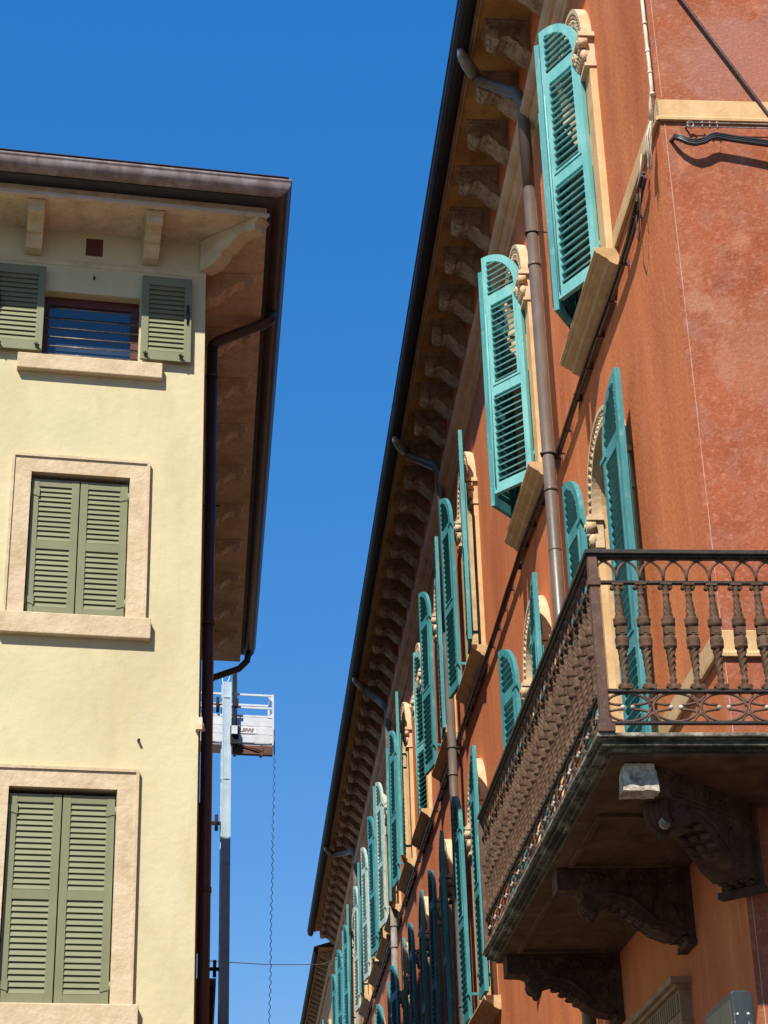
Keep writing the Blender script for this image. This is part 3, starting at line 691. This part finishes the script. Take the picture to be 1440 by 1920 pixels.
# =================================================================== wall cables on the red building
def wander(p, q, n, amp, rnd, sag=0):
    out = []
    for i in range(n+1):
        t = i/n; v = Vector(p).lerp(Vector(q), t)
        out.append(tuple(v+Vector((0, rnd.uniform(-amp, amp)*.4, rnd.uniform(-amp, amp)-sag*4*t*(1-t)))))
    return out
def place(o, parentlike=(RC, RROT)): o.location = parentlike[0]; o.rotation_euler = (0, 0, parentlike[1]); return o
rnd = random.Random(5)
key = [(.36, .05, 9.30), (.62, .05, 9.24), (.9, .05, 9.17), (1.3, .05, 9.15), (2.0, .05, 9.16), (2.7, .05, 9.17), (4.1, .05, 9.15), (5.15, .05, 9.21), (6.3, .05, 9.26), (8.1, .05, 9.23), (11.5, .05, 9.25), (15.6, .05, 9.27), (20.3, .05, 9.26), (26.2, .05, 9.27), (35, .05, 9.25)]
b = MB()
def dense(key, dy, dz, r, nn=8):
    pts = []
    for (p, q) in zip(key, key[1:]):
        n = max(2, int((q[0]-p[0])/.35))
        for i in range(n): pts.append(tuple(Vector(p).lerp(Vector(q), i/n)+Vector((0, dy+rnd.uniform(-.003, .003), dz+rnd.uniform(-.004, .004)))))
    b.tube(pts, r, nn)
for dy, dz, r in ((0, 0, .015), (.018, -.024, .012), (-.01, -.036, .016), (.0, .02, .007)): dense(key, dy, dz, r)
for i in range(70):
    x = .7+i*.5
    z = None
    for (p, q) in zip(key, key[1:]):
        if p[0] <= x <= q[0]: z = p[2]+(q[2]-p[2])*(x-p[0])/(q[0]-p[0])
    if z: b.box(x-.005, x+.005, .0, .068, z-.056, z+.018)
# loose drop loops
b.tube([(.45, .06, 9.27), (.43, .075, 9.12), (.5, .08, 8.98), (.6, .07, 8.9), (.68, .06, 9.0), (.66, .05, 9.2)], .0045, 6)
place(tag(b.build('cable_bundle', 'browncable'), 'bundle of dark brown cables clipped under the sills along the long orange facade', 'cable'))
b = MB()
b.tube([(.36, .04, 9.36), (.3, .06, 9.4), (.38, .06, 9.31), (.52, .065, 9.24), (.58, .06, 9.22)], [.012, .013, .014, .013, .012], 8)
pts = [(-.02+.000*i, .035, 10.9-.06*i) for i in range(21)]
pts = [(x+rnd.uniform(-.004, .004), y, z) for (x, y, z) in pts]+[(.03, .04, 9.62), (.05, .045, 9.5)]
b.tube(pts, .013, 8)
for z in (10.75, 10.5, 10.26, 10.02, 9.84, 9.66): b.tube([(-.02, .035, z-.008), (-.02, .035, z+.008)], .017, 8)
# frayed fan of wires
for i, (dx, dz) in enumerate(((.0, -.36), (.02, -.37), (.04, -.35), (-.02, -.31), (.03, -.39))):
    b.tube([(.05, .045, 9.5), (.07+dx*.5, .06+i*.006, 9.38), (.085+dx, .06+i*.004, 9.5+dz)], .004, 6)
b.add([(.045, .05, 9.5), (.16, .06, 9.36), (.2, .062, 9.22), (.12, .06, 9.2), (.06, .05, 9.34)], [(0, 1, 2, 3, 4)])
place(tag(b.build('conduit', 'whiteconduit'), 'thin off-white conduit running down the building corner and ending in a frayed fan of wires', 'conduit'))
b = MB()
key2 = [(.02, -.058, 9.293), (-.05, -.075, 9.285), (-.07, -.105, 9.262), (-.075, -.15, 9.232), (-.08, -.2, 9.218), (-.08, -.26, 9.236), (-.08, -.31, 9.268), (-.08, -.345, 9.278), (-.08, -.4, 9.268), (-.08, -.5, 9.25), (-.09, -.7, 9.215), (-.1, -1.6, 9.13), (0.0, -3, 9.2)]
for dx, dz, r in ((0, 0, .013), (-.015, .014, .009), (-.01, -.016, .013), (.01, -.004, .012), (-.02, -.004, .006)):
    b.tube([(x+dx, y, z+dz*min(1, i/2)) for i, (x, y, z) in enumerate(key2)], r, 8)
b.tube([(-.095, -.315, 9.24), (-.1, -.33, 9.31), (-.08, -.35, 9.33)], .002, 5)
b.box(0, -.05, -.3, -.28, 9.2, 9.24) if False else None
place(tag(b.build('cable_bundle', 'cable'), 'thick black cable bundle sagging from a hole in the front wall, under the steel wires', 'cable'))
b = MB()
for dz in (0, -.032):
    b.tube([(-.055, -.215, 9.405+dz), (-.055, -3, 9.405+dz)], .0045, 6)
    for i in range(3): b.ball((-.055, -.27-.05*i, 9.405+dz), (.011, .008, .017), 7)
for r_ in range(2): b.tube([(-.055, -.19+.022*cos(a), 9.388+.022*sin(a)+r_*.01-.005) for a in [2*pi*k/12 for k in range(13)]], .006, 6)
b.tube([(0.0, -.17, 9.4), (-.06, -.175, 9.395)], .008, 6)
place(tag(b.build('wire_anchor', 'steelwire'), 'pair of taut steel wires with small clamps on the cream band of the front wall', 'wire'))
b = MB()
b.tube([(-.03, .12-.0, 11.2), (-.03, -.226, 10.497), (-.03, -.741, 9.5), (-.03, -1.6, 7.9)], .011, 8)  # added tube, drawn in place of a blurred shadow line on the wall
place(tag(b.build('cable', 'browncable'), 'dark tube standing in for a diagonal shadow line on the upper front wall', 'cable'))

# small hooks on the stone jambs are part of the windows; grey box on the corner
bx_ = empty('sign_box', RC, RROT)
tag(bx_, 'scuffed grey metal box with rounded top projecting from the wall at the lower right', 'box')
b = MB(); y0, y1 = .19, .3; prof = [(y0, 2.6), (y1, 2.6), (y1, 3.575), (y1-.012, 3.587)]+[(y0+.028-.028*sin(a), 3.559+.028*cos(a)) for a in [pi/2*k/5 for k in range(6)]]
b.prism(prof, 'x', -.6, -.02); b.build('housing', 'boxgrey', bx_, bevel=.006)
b = MB(); b.box(-.575, -.05, y1-.004, y1+.004, 2.65, 3.545); b.build('face_panel', 'boxolive', bx_)
b = MB(); b.tube([(-.02, .24, 3.4), (.06, .1, 3.4), (.06, 0, 3.4)], .02, 10); b.tube([(-.02, .24, 2.8), (.06, .1, 2.8), (.06, 0, 2.8)], .02, 10)
b.build('arm', 'blackiron', bx_)
for z in (3.47, 3.2, 2.9):
    for y in (y0+.03, y1-.025): MB().ball((-.601, y, z), (.004, .007, .007), 8).build('rivet', 'alu', bx_)
b = MB(); b.tube([(.22, .3, 2.7), (.22, .3, 3.56)], .028, 14)
b.tube([(.22, .3, 3.0), (.22, 0, 3.0)], .014, 10)
place(tag(b.build('pipe_stub', 'whiteconduit'), 'short cream pipe standing up behind the grey metal box', 'pipe'))

# =================================================================== YELLOW BUILDING
yel = empty('yellow_building', LC, LROT)
tag(yel, 'pale yellow plastered house with olive green shutters, stone window frames and brown gutter', 'building')
SX, SY = .115, .993; SLEN = 12.25
side = lambda t, o: (SX*t+SY*o, SY*t-SX*o)      # point t along the side wall, o out of it
WT = 13.36; cW = -1.235
b = MB(); wall_row(b, -7, 0, 0, 6, 0, [(cW-.02, 5.16, 6.001, -.5)])
b.v = []; b.f = []; b.sm = []
wall_row(b, -7, 0, 0, 8, 0, [(cW-.02, 5.16, 7.155, -.5)])
wall_row(b, -7, 0, 8, 11, 0, [(cW+.005, 8.895, 10.437, -.492)])
wall_row(b, -7, 0, 11, WT, 0, [(cW+.04, 11.78, 12.6, -.5)])
b.build('wall', 'yellow', yel)
b = MB(); p0 = side(0, 0); p1 = side(SLEN, 0)
b.add([(0, 0, 0), (p1[0], p1[1], 0), (p1[0], p1[1], WT), (0, 0, WT)], [(0, 1, 2, 3)])
b.add([(p1[0], p1[1], 0), (-7, p1[1], 0), (-7, p1[1], WT), (p1[0], p1[1], WT)], [(0, 1, 2, 3)])
b.add([(-7, p1[1], 0), (-7, 0, 0), (-7, 0, WT), (-7, p1[1], WT)], [(0, 1, 2, 3)])
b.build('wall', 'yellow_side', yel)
# frieze
b = MB(); b.prism([(0, 12.93), (-.006, 12.93), (-.012, 12.96), (-.006, 13.0), (0, 13.0)], 'x', -7, 0); b.build('frieze', 'lbracket', yel)
# soffit slab, trim, board, gutter
def eave_poly(f, s): # front out f, side out s
    c = (SX*(-f)+s*1.0066, -f)      # corner where both meet
    e = side(SLEN+.1, s)
    return [(-7.2, -f), c, e, (-7.2, e[1])]
b = MB(); b.prism(eave_poly(.62, .64), 'z', WT, WT+.12); b.build('eave_soffit', 'lsoffit', yel, bevel=.006)
b = MB(); P = eave_poly(.655, .665); Q = eave_poly(.622, .642)
b.prism([P[0], P[1], Q[1], Q[0]], 'z', WT-.014, WT+.028); b.build('drip_edge', 'whitetrim', yel)
b = MB(); P = eave_poly(.80, .70); b.prism(P, 'z', WT+.125, WT+.2)
b.build('eave_board', 'slate', yel)
def gutterpath(f, s): P = eave_poly(f, s); return P[0], P[1], P[2]
def sweep(b, off_z, smooth=True, seg=(0, 1)):
    # profile (extra offset, z) swept along front then side
    rows = []
    for (o, z) in off_z:
        A, B, C_ = gutterpath(f0+o, s0+o); rows.append([(A[0], A[1], z), (B[0], B[1], z), (C_[0], C_[1], z)])
    cols = sorted(set(k+d for k in seg for d in (0, 1))); m = len(cols); n = len(rows)
    v = [r[c] for r in rows for c in cols]
    b.add(v, [(i*m+k, i*m+k+1, (i+1)*m+k+1, (i+1)*m+k) for i in range(n-1) for k in range(m-1)], None, smooth)
f0, s0 = .90, .775; zc_, r_ = 13.57, .125
gp = [(r_*cos(a)*.85, zc_+r_*sin(a)) for a in [pi+pi*k/14-.0 for k in range(15)]]+[(r_*.85+.012, zc_+.008), (r_*.85+.008, zc_+.022), (r_*.85-.008, zc_+.014)]
b = MB(); sweep(b, gp, True, (0,)); b.build('gutter', 'guttertop', yel, label='front gutter in a paler colour that carries the sunlight')  # lit and shaded tones of one gutter split between front and side metals
b = MB(); sweep(b, gp, True, (1,)); b.build('gutter', 'brownmetal', yel)
b = MB(); sweep(b, [(-.2, 13.64), (.07, 13.655), (.085, 13.64), (.07, 13.63), (-.2, 13.61)], False); b.build('roof_flashing', 'brownmetal', yel)
P = eave_poly(.95, .85); b = MB()
b.add([(P[0][0], P[0][1], 13.66), (P[1][0], P[1][1], 13.66), (P[2][0], P[2][1], 13.66), (P[3][0], P[3][1], 13.66), (-3.2, 3.2, 14.6), (-3.2, 10, 14.6)],
      [(0, 1, 4), (1, 2, 5, 4), (2, 3, 5), (3, 0, 4, 5)]); b.build('roof', 'tiles', yel)
# brackets
pf = [(0, 0), (.56, 0), (.56, -.05), (.53, -.06), (.535, -.13), (.49, -.145), (.43, -.115), (.36, -.125), (.315, -.155), (.285, -.2), (.25, -.215), (.225, -.205), (.195, -.27), (.13, -.33), (.05, -.345), (0, -.34)]
def yb(L_, wd, H_, loc, rot, mtl='lbracket'):
    b = MB(); q = [(x*L_/.56, z*H_/.345) for (x, z) in pf]
    b.prism(q, 'y', -wd/2, wd/2); b.box(-.0, L_*1.02, -wd/2-.012, wd/2+.012, -.03, 0)
    return b.build('eave_bracket', mtl, yel, loc, rot, bevel=.008)
fb = yb(.555, .17, .34, (-.605, 0, WT), -pi/2)
for x in (-1.84, -3.08, -4.32, -5.56): dup(fb, yel, (x, 0, WT))
sa = math.atan2(-SX, SY)
sbk = None
for k in range(10):
    p = side(.64+1.165*k, 0)
    if sbk is None: sbk = yb(.555, .17, .34, (*p, WT), sa, 'lsoffit')
    else: dup(sbk, yel, (*p, WT))
yb(.80, .17, .37, (-.01, 0.01, WT), math.atan2(-.62, .575))
# vent and small fittings
b = MB(); b.box(-1.292, -1.112, -.006, .05, 13.08, 13.295)
for s in (0, 1): pass
b.build('vent', 'redwood', yel)
b = MB(); b.tube([(-1.19, 0, 12.79), (-1.19, -.05, 12.79)], .012, 8); b.tube([(-.57, 0, 7.655), (-.57, -.05, 7.65)], .014, 8); b.build('pipe_end', 'blackiron', yel)
# frames
def yframe(c, hw, z0, z1, z1f, hwf, sillz, full=True):
    b = MB()
    if full:
        for s in (-1, 1):
            x0, x1 = sorted((c+s*hw, c+s*hwf)); b.box(x0, x1, -.035, .0, z0, z1)
            x0, x1 = sorted((c+s*hwf, c+s*(hwf-.028))); b.box(x0, x1, -.052, -.035, z0, z1f)
        b.box(c-hwf, c+hwf, -.035, .0, z1, z1f); b.box(c-hwf+.028, c+hwf-.028, -.052, -.035, z1f-.028, z1f)
    for s in (-1, 1):
        b.box(min(c+s*hw, c+s*(hw+.0005)), max(c+s*hw, c+s*(hw+.0005)), 0, .16, z0, z1)
    b.box(c-hw, c+hw, 0, .16, z1, z1+.001)
    o = b.build('window', 'pinkstone' if full else 'yellow', yel, bevel=.003 if full else 0)
    b = MB(); b.box(c-hwf-.04, c+hwf+.05, -.085, .1, sillz, z0)
    b.build('sill', 'pinkstone', o, bevel=.01)
    return o
YJ = random.Random(8)
def yleaf(b, x0, x1, y, z0, z1, panels, th=.02, st=.075):
    b.box(x0, x0+st, y-th, y+th, z0, z1); b.box(x1-st, x1, y-th, y+th, z0, z1)
    zz = [z0]+[v for p in panels for v in p]+[z1]
    for i in range(0, len(zz), 2): b.box(x0+st, x1-st, y-th+.003, y+th-.003, zz[i], zz[i+1])
    for (a, c) in panels:
        n = max(4, int(round((c-a)/.056)))
        for i in range(n):
            z = a+(c-a)*(i+.5)/n+YJ.uniform(-.0018, .0018); h = (c-a)/n*.455
            b.add([(x0+st, y-th*.75, z-h), (x1-st, y-th*.75, z-h), (x1-st, y+th*.1, z+h), (x0+st, y+th*.1, z+h),
                   (x0+st, y-th*.75+.008, z-h-.001), (x1-st, y-th*.75+.008, z-h-.001), (x1-st, y+th*.1+.008, z+h+.004), (x0+st, y+th*.1+.008, z+h+.004)],
                  [(0, 1, 2, 3), (4, 7, 6, 5), (0, 4, 5, 1), (3, 2, 6, 7)])
    b.box(x0+st, x1-st, y+th*.55, y+th*.8, z0+.05, z1-.05)
def hinge(b, x, y, z, s):
    b.tube([(x, y-.03, z-.045), (x, y-.03, z+.045)], .013, 8)
    b.prism([(x, z+.03), (x+s*.09, z+.05), (x+s*.09, z-.05), (x+s*.03, z-.03), (x, z-.03)], 'y', y-.028, y-.021)
def closed(o, c, hw, z0, z1, split):
    for s in (-1, 1):
        x0, x1 = sorted((c+s*.006, c+s*(hw-.012))); b = MB()
        yleaf(b, x0, x1, .045, z0+.012, z1-.05, [(z0+.10, z0+(z1-z0)*split-.045), (z0+(z1-z0)*split+.045, z1-.13)])
        sh = b.build('shutter', 'olive', o, bevel=.002)
        h = MB(); xh = c+s*(hw-.004)
        for z in (z0+.17, z1-.2): hinge(h, xh, .045-.0, z, -s)
        h.build('hinge', 'olive', o)
o = yframe(cW+.005, .492, 8.895, 10.437, 10.63, .69, 8.675); closed(o, cW+.005, .492, 8.895, 10.437, .5)
o = yframe(cW-.02, .5, 5.16, 7.155, 7.355, .70, 4.93); closed(o, cW-.02, .5, 5.16, 7.155, .5)
# top window: open shutters folded on the wall
c = cW+.04; o = yframe(c, .5, 11.78, 12.6, 12.6, .70, 11.6, full=False)
for (x0, x1) in ((c+.515, c+1.04), (c-1.05, c-.5)):
    b = MB(); yleaf(b, x0, x1, -.06, 11.82, 12.845, [(11.93, 12.74)]); b.build('shutter', 'olive', o, bevel=.002)
b = MB()
for (x, z) in ((c+.56, 11.88), (c+.93, 11.88), (c-.56, 11.88), (c-.95, 11.88)):
    b.ball((x, -.1, z), (.022, .015, .022), 8); b.tube([(x, -.1, z), (x+.03, -.11, z-.02)], .01, 6)
b.tube([(c+1.0, -.09, 12.28), (c+1.0, -.1, 12.5)], .012, 8); b.ball((c+1.0, -.1, 12.4), (.02, .015, .05), 8)
b.tube([(c-.97, -.09, 12.28), (c-.97, -.1, 12.5)], .012, 8); b.ball((c-.97, -.1, 12.38), (.03, .02, .05), 8)
b.build('shutter_latch', 'blackiron', o)
b = MB(); b.box(c-.5, c+.5, .12, .155, 12.5, 12.6); b.box(c-.5, c-.44, .1, .155, 11.78, 12.5); b.box(c+.42, c+.5, .1, .155, 11.78, 12.5); b.box(c-.44, c+.42, .12, .155, 11.78, 11.83); b.build('window_frame', 'redwood', o)
MB().add([(c-.44, .145, 11.83), (c+.42, .145, 11.83), (c+.42, .145, 12.5), (c-.44, .145, 12.5)], [(0, 1, 2, 3)]).build('pane', 'winblue', o)
b = MB()
for z in (11.86, 11.96, 12.07, 12.18, 12.29, 12.42): b.tube([(c-.5, .05, z), (c+.5, .05, z)], .007, 6)
b.build('bar', 'steelwire', o)
# side downpipe (dark brown), drawn along the side wall
b = MB(); py = 1.5; A = side(py, .085); r = .062
b.tube([(*A, .2), (*A, 12.95)], r, 16)
for z in (12.55, 9.5, 6.6, 3.5): b.tube([(*A, z), (*A, z+.05)], r+.008, 16)
dp = b.build('downpipe', 'brownmetal', yel)
B = side(1.5, .76); b = MB()
b.tube([(*A, 12.95), (*side(py, .09), 12.99), (*side(py, .14), 13.04), (*side(py, .68), 13.3), (*side(py, .75), 13.36), (*side(py, .76), 13.48)], r, 16); b.build('pipe_offset', 'brownmetal', dp)
b = MB(); A2 = side(SLEN-.05, .09)
b.tube([(*side(SLEN-.1, .78), 13.46), (*side(SLEN-.1, .75), 13.3), (*side(SLEN-.1, .62), 13.16), (*side(SLEN-.1, .2), 13.0), (*A2, 12.9), (*A2, .2)], .055, 14)
b.build('downpipe', 'brownmetal', yel)
# side windows: dark shutters standing proud of the side wall, seen edge on
for (t, z0, z1) in ((5.2, 8.9, 10.6), (9.3, 8.7, 10.5), (5.2, 5.2, 7.1), (9.3, 5.2, 7.1)):
    b = MB()
    for q in (-.95, .5):
        P0 = side(t+q, .03); P1 = side(t+q+.45, .03); P2 = side(t+q+.45, .09); P3 = side(t+q, .09)
        b.prism([P0, P1, P2, P3], 'z', z0, z1)
    o = b.build('shutter', 'brownmetal', yel)
b = MB(); A3 = side(6.6, .0); A4 = side(6.6, .19); 
b.prism([side(6.5, 0), side(7.4, 0), side(7.4, .17), side(6.5, .17)], 'z', 7.35, 9.1); b.build('shutter_box', 'brownmetal', yel)
b = MB(); b.box(-.03, .03, -.06, -.0, 7.78, 7.9); b.tube([(0.02, -.03, 7.86), (.05, .0, 7.78)], .02, 8)
lampo = b.build('wall_fitting', 'whiteconduit', yel)
# a balcony bracket hook on the side wall seen dark on the soffit
b = MB(); b.tube([(*side(4.9, 0), 12.6), (*side(4.9, .22), 12.6)], .012, 6); b.build('iron_hook', 'blackiron', yel)

# =================================================================== lower dark house beyond on the left
low = empty('far_left_building', LC, LROT)
tag(low, 'dark lower house beyond the yellow one, only its eave edge showing beside the lift mast', 'building')
b = MB(); P0 = side(12.4, -.02); P1 = side(24, -.02)
b.add([(*P0, 0), (*P1, 0), (*P1, 8.0), (*P0, 8.0)], [(0, 1, 2, 3)]); b.add([(*P0, 0), (P0[0]-6, P0[1], 0), (P0[0]-6, P0[1], 8.0), (*P0, 8.0)], [(0, 1, 2, 3)])
b.build('wall', 'yellow_side', low)
b = MB(); b.prism([side(12.4, -6), side(12.4, .3), side(24, .3), side(24, -6)], 'z', 8.0, 8.12); b.build('roof', 'brownmetal', low)
for k in range(5): MB().prism([side(12.6+k, 0), side(12.7+k, 0), side(12.7+k, .27), side(12.6+k, .27)], 'z', 7.8, 7.998).build('eave_bracket', 'under', low)

# =================================================================== mast climbing work platform
lift = empty('work_platform', LC, LROT)
tag(lift, 'aluminium mast climbing work platform high beside the yellow house, lettered panel on its side', 'work platform')
MX, MY = 2.11, 14.35
def lat(b, x, y, z0, z1, w=.068):
    for sx in (-1, 1):
        for sy in (-1, 1): b.box(x+sx*w-.014, x+sx*w+.014, y+sy*w-.014, y+sy*w+.014, z0, z1)
    b.box(x-w+.0141, x-w+.05, y-w-.006, y-w+.004, z0, z1)
    b.box(x-.02, x+w-.0141, y-w-.003, y-w+.006, z0, z1)
    z = z0
    while z < z1-.1:
        b.tube([(x-w, y+w, z), (x+w, y+w, z+.35)], .01, 5); b.tube([(x-w, y-w, z), (x-w, y+w, z+.35)], .01, 5); z += .4
b = MB(); lat(b, MX, MY, 0, 13.8)
for z in [1.5*k for k in range(1, 10)]: b.box(MX-.084, MX+.084, MY-.084, MY+.084, z, z+.025)
b.build('mast', 'alublue', lift)
b = MB()
b.box(MX+.1, MX+.17, MY-.14, MY-.05, 12.7, 13.95); b.box(MX+.06, MX+.2, MY-.17, MY-.1, 12.62, 12.95)
b.tube([(MX+.15, MY-.16, 12.7), (MX+.15, MY-.16, 13.6)], .022, 10); b.box(MX+.11, MX+.19, MY-.2, MY-.14, 13.3, 13.45)
b.build('drive_unit', 'gutter', lift)
b = MB(); b.box(MX+.07, MX+.17, MY-.23, MY-.171, 12.78, 12.93); b.build('drive_cover', 'alu', lift)
X0, X1, Y0, Y1 = MX-.5, 2.955, MY-.15, MY+.5; Y0 = MY-.02
b = MB()
for y in (Y0, Y1):
    for z in (13.59, 13.35, 13.19): b.box(X0, X1, y-.012, y+.012, z-.017, z+.017)
    for x in (X0, X1-.03): b.box(x, x+.03, y-.017, y+.017, 12.66, 13.61)
for z in (13.59, 13.35, 13.19): b.box(X1-.03, X1-.005, Y0+.018, Y1-.018, z-.016, z+.016)
for (z, d) in ((13.57, -.09), (13.17, .09)): b.prism([(X1-.03, z), (X1-.12, z), (X1-.03, z+d)], 'y', Y0-.006, Y0+.006)
b.build('guardrail', 'alu', lift)
for y in (Y0, Y1):
    b = MB()
    for k in range(3): b.box(X0+.005, X1-.032, y-.009, y+.009, 12.70+k*.155, 12.70+k*.155+.142)
    b.box(X0+.3, X0+.32, y-.006, y+.012, 12.70, 13.15)
    b.build('side_panel', 'alu', lift)
b = MB(); b.box(X0, X1, Y0+.02, Y1-.02, 12.655, 12.695); b.build('deck', 'alu', lift)
b = MB()
b.box(MX+.12, X1-.02, Y0+.0, Y0+.06, 12.5, 12.65); b.box(MX+.12, X1-.02, Y0-.02, Y0+.08, 12.485, 12.505)
b.box(X1-.24, X1-.2, Y0-.03, Y0+.1, 12.46, 12.655); b.box(MX+.14, MX+.18, Y0-.03, Y0+.1, 12.46, 12.655); b.box(X1-.19, X1-.04, Y0-.012, Y0-.002, 12.515, 12.63)
b.tube([(MX+.15, Y0-.03, 12.68), (X1-.22, Y0-.03, 12.54)], .012, 6)
b.build('chassis_beam', 'orangebeam', lift)
b = MB(); b.box(MX+.13, X1-.31, Y0-.016, Y0-.0095, 12.866, 12.972)
sg = b.build('sign', 'signwhite', lift)
cu = bpy.data.curves.new('lettering', 'FONT'); cu.body = 'CLERRE'; cu.size = .092; cu.extrude = .002; cu.shear = .25; cu.align_x = 'LEFT'; cu.offset = .0015
to = bpy.data.objects.new('tmp_text', cu); COL.objects.link(to)
dg = bpy.context.evaluated_depsgraph_get(); me = bpy.data.meshes.new_from_object(to.evaluated_get(dg)); bpy.data.objects.remove(to)
me.materials.clear(); me.materials.append(M['signred'])
lo_ = bpy.data.objects.new('lettering', me); COL.objects.link(lo_); lo_.parent = sg
lo_.rotation_euler = (pi/2, 0, 0); lo_.location = (MX+.165, Y0-.019, 12.893)
for z in (8.7, 11.2, 13.35):
    b = MB(); b.box(MX-.25, MX-.08, MY-.03, MY+.03, z, z+.05); b.tube([(MX-.16, MY-.05, z-.12), (MX-.16, MY-.05, z+.16)], .03, 8)
    b.build('wall_tie', 'gutter', lift)

b = MB(); pts = []
n = 700
for i in range(n):
    t = i/(n-1); z = 12.5-t*9.5
    x = 2.955-.17*t*1.05; a = i*.62
    pts.append((x+.014*cos(a)+.004*sin(i*.05), Y0-.04+.014*sin(a), z))
b.tube(pts, .0065, 5); b.tube([(2.955, Y0-.03, 12.95), (2.957, Y0-.04, 12.5)], .012, 6)
o = b.build('coiled_cable', 'cable'); o.location = LC; o.rotation_euler = (0, 0, LROT)
tag(o, 'thin wavy coiled cable hanging from the lift platform against the blue sky', 'cable')

# =================================================================== far continuation on the right
far = empty('far_right_building', RC, RROT)
tag(far, 'dark lower house continuing the street beyond the red palazzo, with small toothed eave brackets', 'building')
F0, F1 = LEW+.05, 68; ZF = 13.36
b = MB(); b.add([(F0, .05, 0), (F1, .05, 0), (F1, .05, ZF), (F0, .05, ZF)], [(0, 1, 2, 3)]); b.add([(F0, .05, 0), (F0, -7, 0), (F0, -7, ZF), (F0, .05, ZF)], [(0, 1, 2, 3)]); b.build('wall', 'farwall', far)
b = MB(); b.box(F0, F1, -7, .43, ZF, ZF+.08); b.build('eave_soffit', 'soffit', far)
b = MB(); b.prism([(.432, ZF+.1), (.432, ZF-.01), (.45, ZF-.07), (.49, ZF-.09), (.53, ZF-.06), (.55, ZF+.02), (.5, ZF+.1)], 'x', F0+.2, F1); b.build('gutter', 'gutter', far)
b = MB(); b.prism([(.40, ZF-.0003), (.40, ZF-.03), (.425, ZF-.03), (.43, ZF-.0003)], 'x', F0+.2, F1); b.build('eave_trim', 'cornice', far)
b = MB(); b.add([(F0, .55, ZF+.1), (F1, .55, ZF+.1), (F1, -4, ZF+1.4), (F0, -4, ZF+1.4)], [(0, 1, 2, 3)]); b.build('roof', 'tiles', far)
pr = MB().prism([(.05, 0), (.37, 0), (.38, -.09), (.28, -.14), (.16, -.2), (.05, -.24)], 'x', -.07, .07).build('eave_bracket', 'bracket', far, (F0+.3, 0, ZF))
for k in range(1, 45): dup(pr, far, (F0+.3+.62*k, 0, ZF))
b = MB(); b.prism([(.05, ZF-.35), (.1, ZF-.35), (.14, ZF-.29), (.14, ZF-.26), (.05, ZF-.25)], 'x', F0, F1); b.build('cornice', 'cornice', far)
wn = None
for c in (42.4, 46.2, 50.3, 54.5):
    b = MB(); b.box(c-.7, c-.48, .05, .11, 9.4, 11.6); b.box(c+.48, c+.7, .05, .11, 9.4, 11.6); b.box(c-.7, c+.7, .05, .12, 11.6, 11.78); b.box(c-.75, c+.75, .05, .16, 9.25, 9.4)
    o = b.build('window', 'cream_stone', far)
    MB().add([(c-.48, .056, 9.4), (c+.48, .056, 9.4), (c+.48, .056, 11.6), (c-.48, .056, 11.6)], [(0, 1, 2, 3)]).build('pane', 'glass', o)
    for s in (-1, 1):
        b = MB(); hx = c+s*.48
        A = Vector((hx, .12, 0)); d = Vector((s*.46, .17, 0)); nn = Vector((-.17*s, .46, 0)).normalized()*.02
        b.prism([(A-nn)[:2], (A+d-nn)[:2], (A+d+nn)[:2], (A+nn)[:2]], 'z', 9.42, 11.72)
        b.build('shutter', 'teal', o)

b = MB(); b.tube([(-3.3, 32.3, 8.98), (-2.5, 37.2, 9.98), (-1.66, 42.3, 11.1), (-1.2, 42.5, 11.3)], .009, 6)
tag(b.build('wire', 'steelwire'), 'hair-thin grey wire spanning the sky gap between the two rows of houses near the bottom', 'wire')
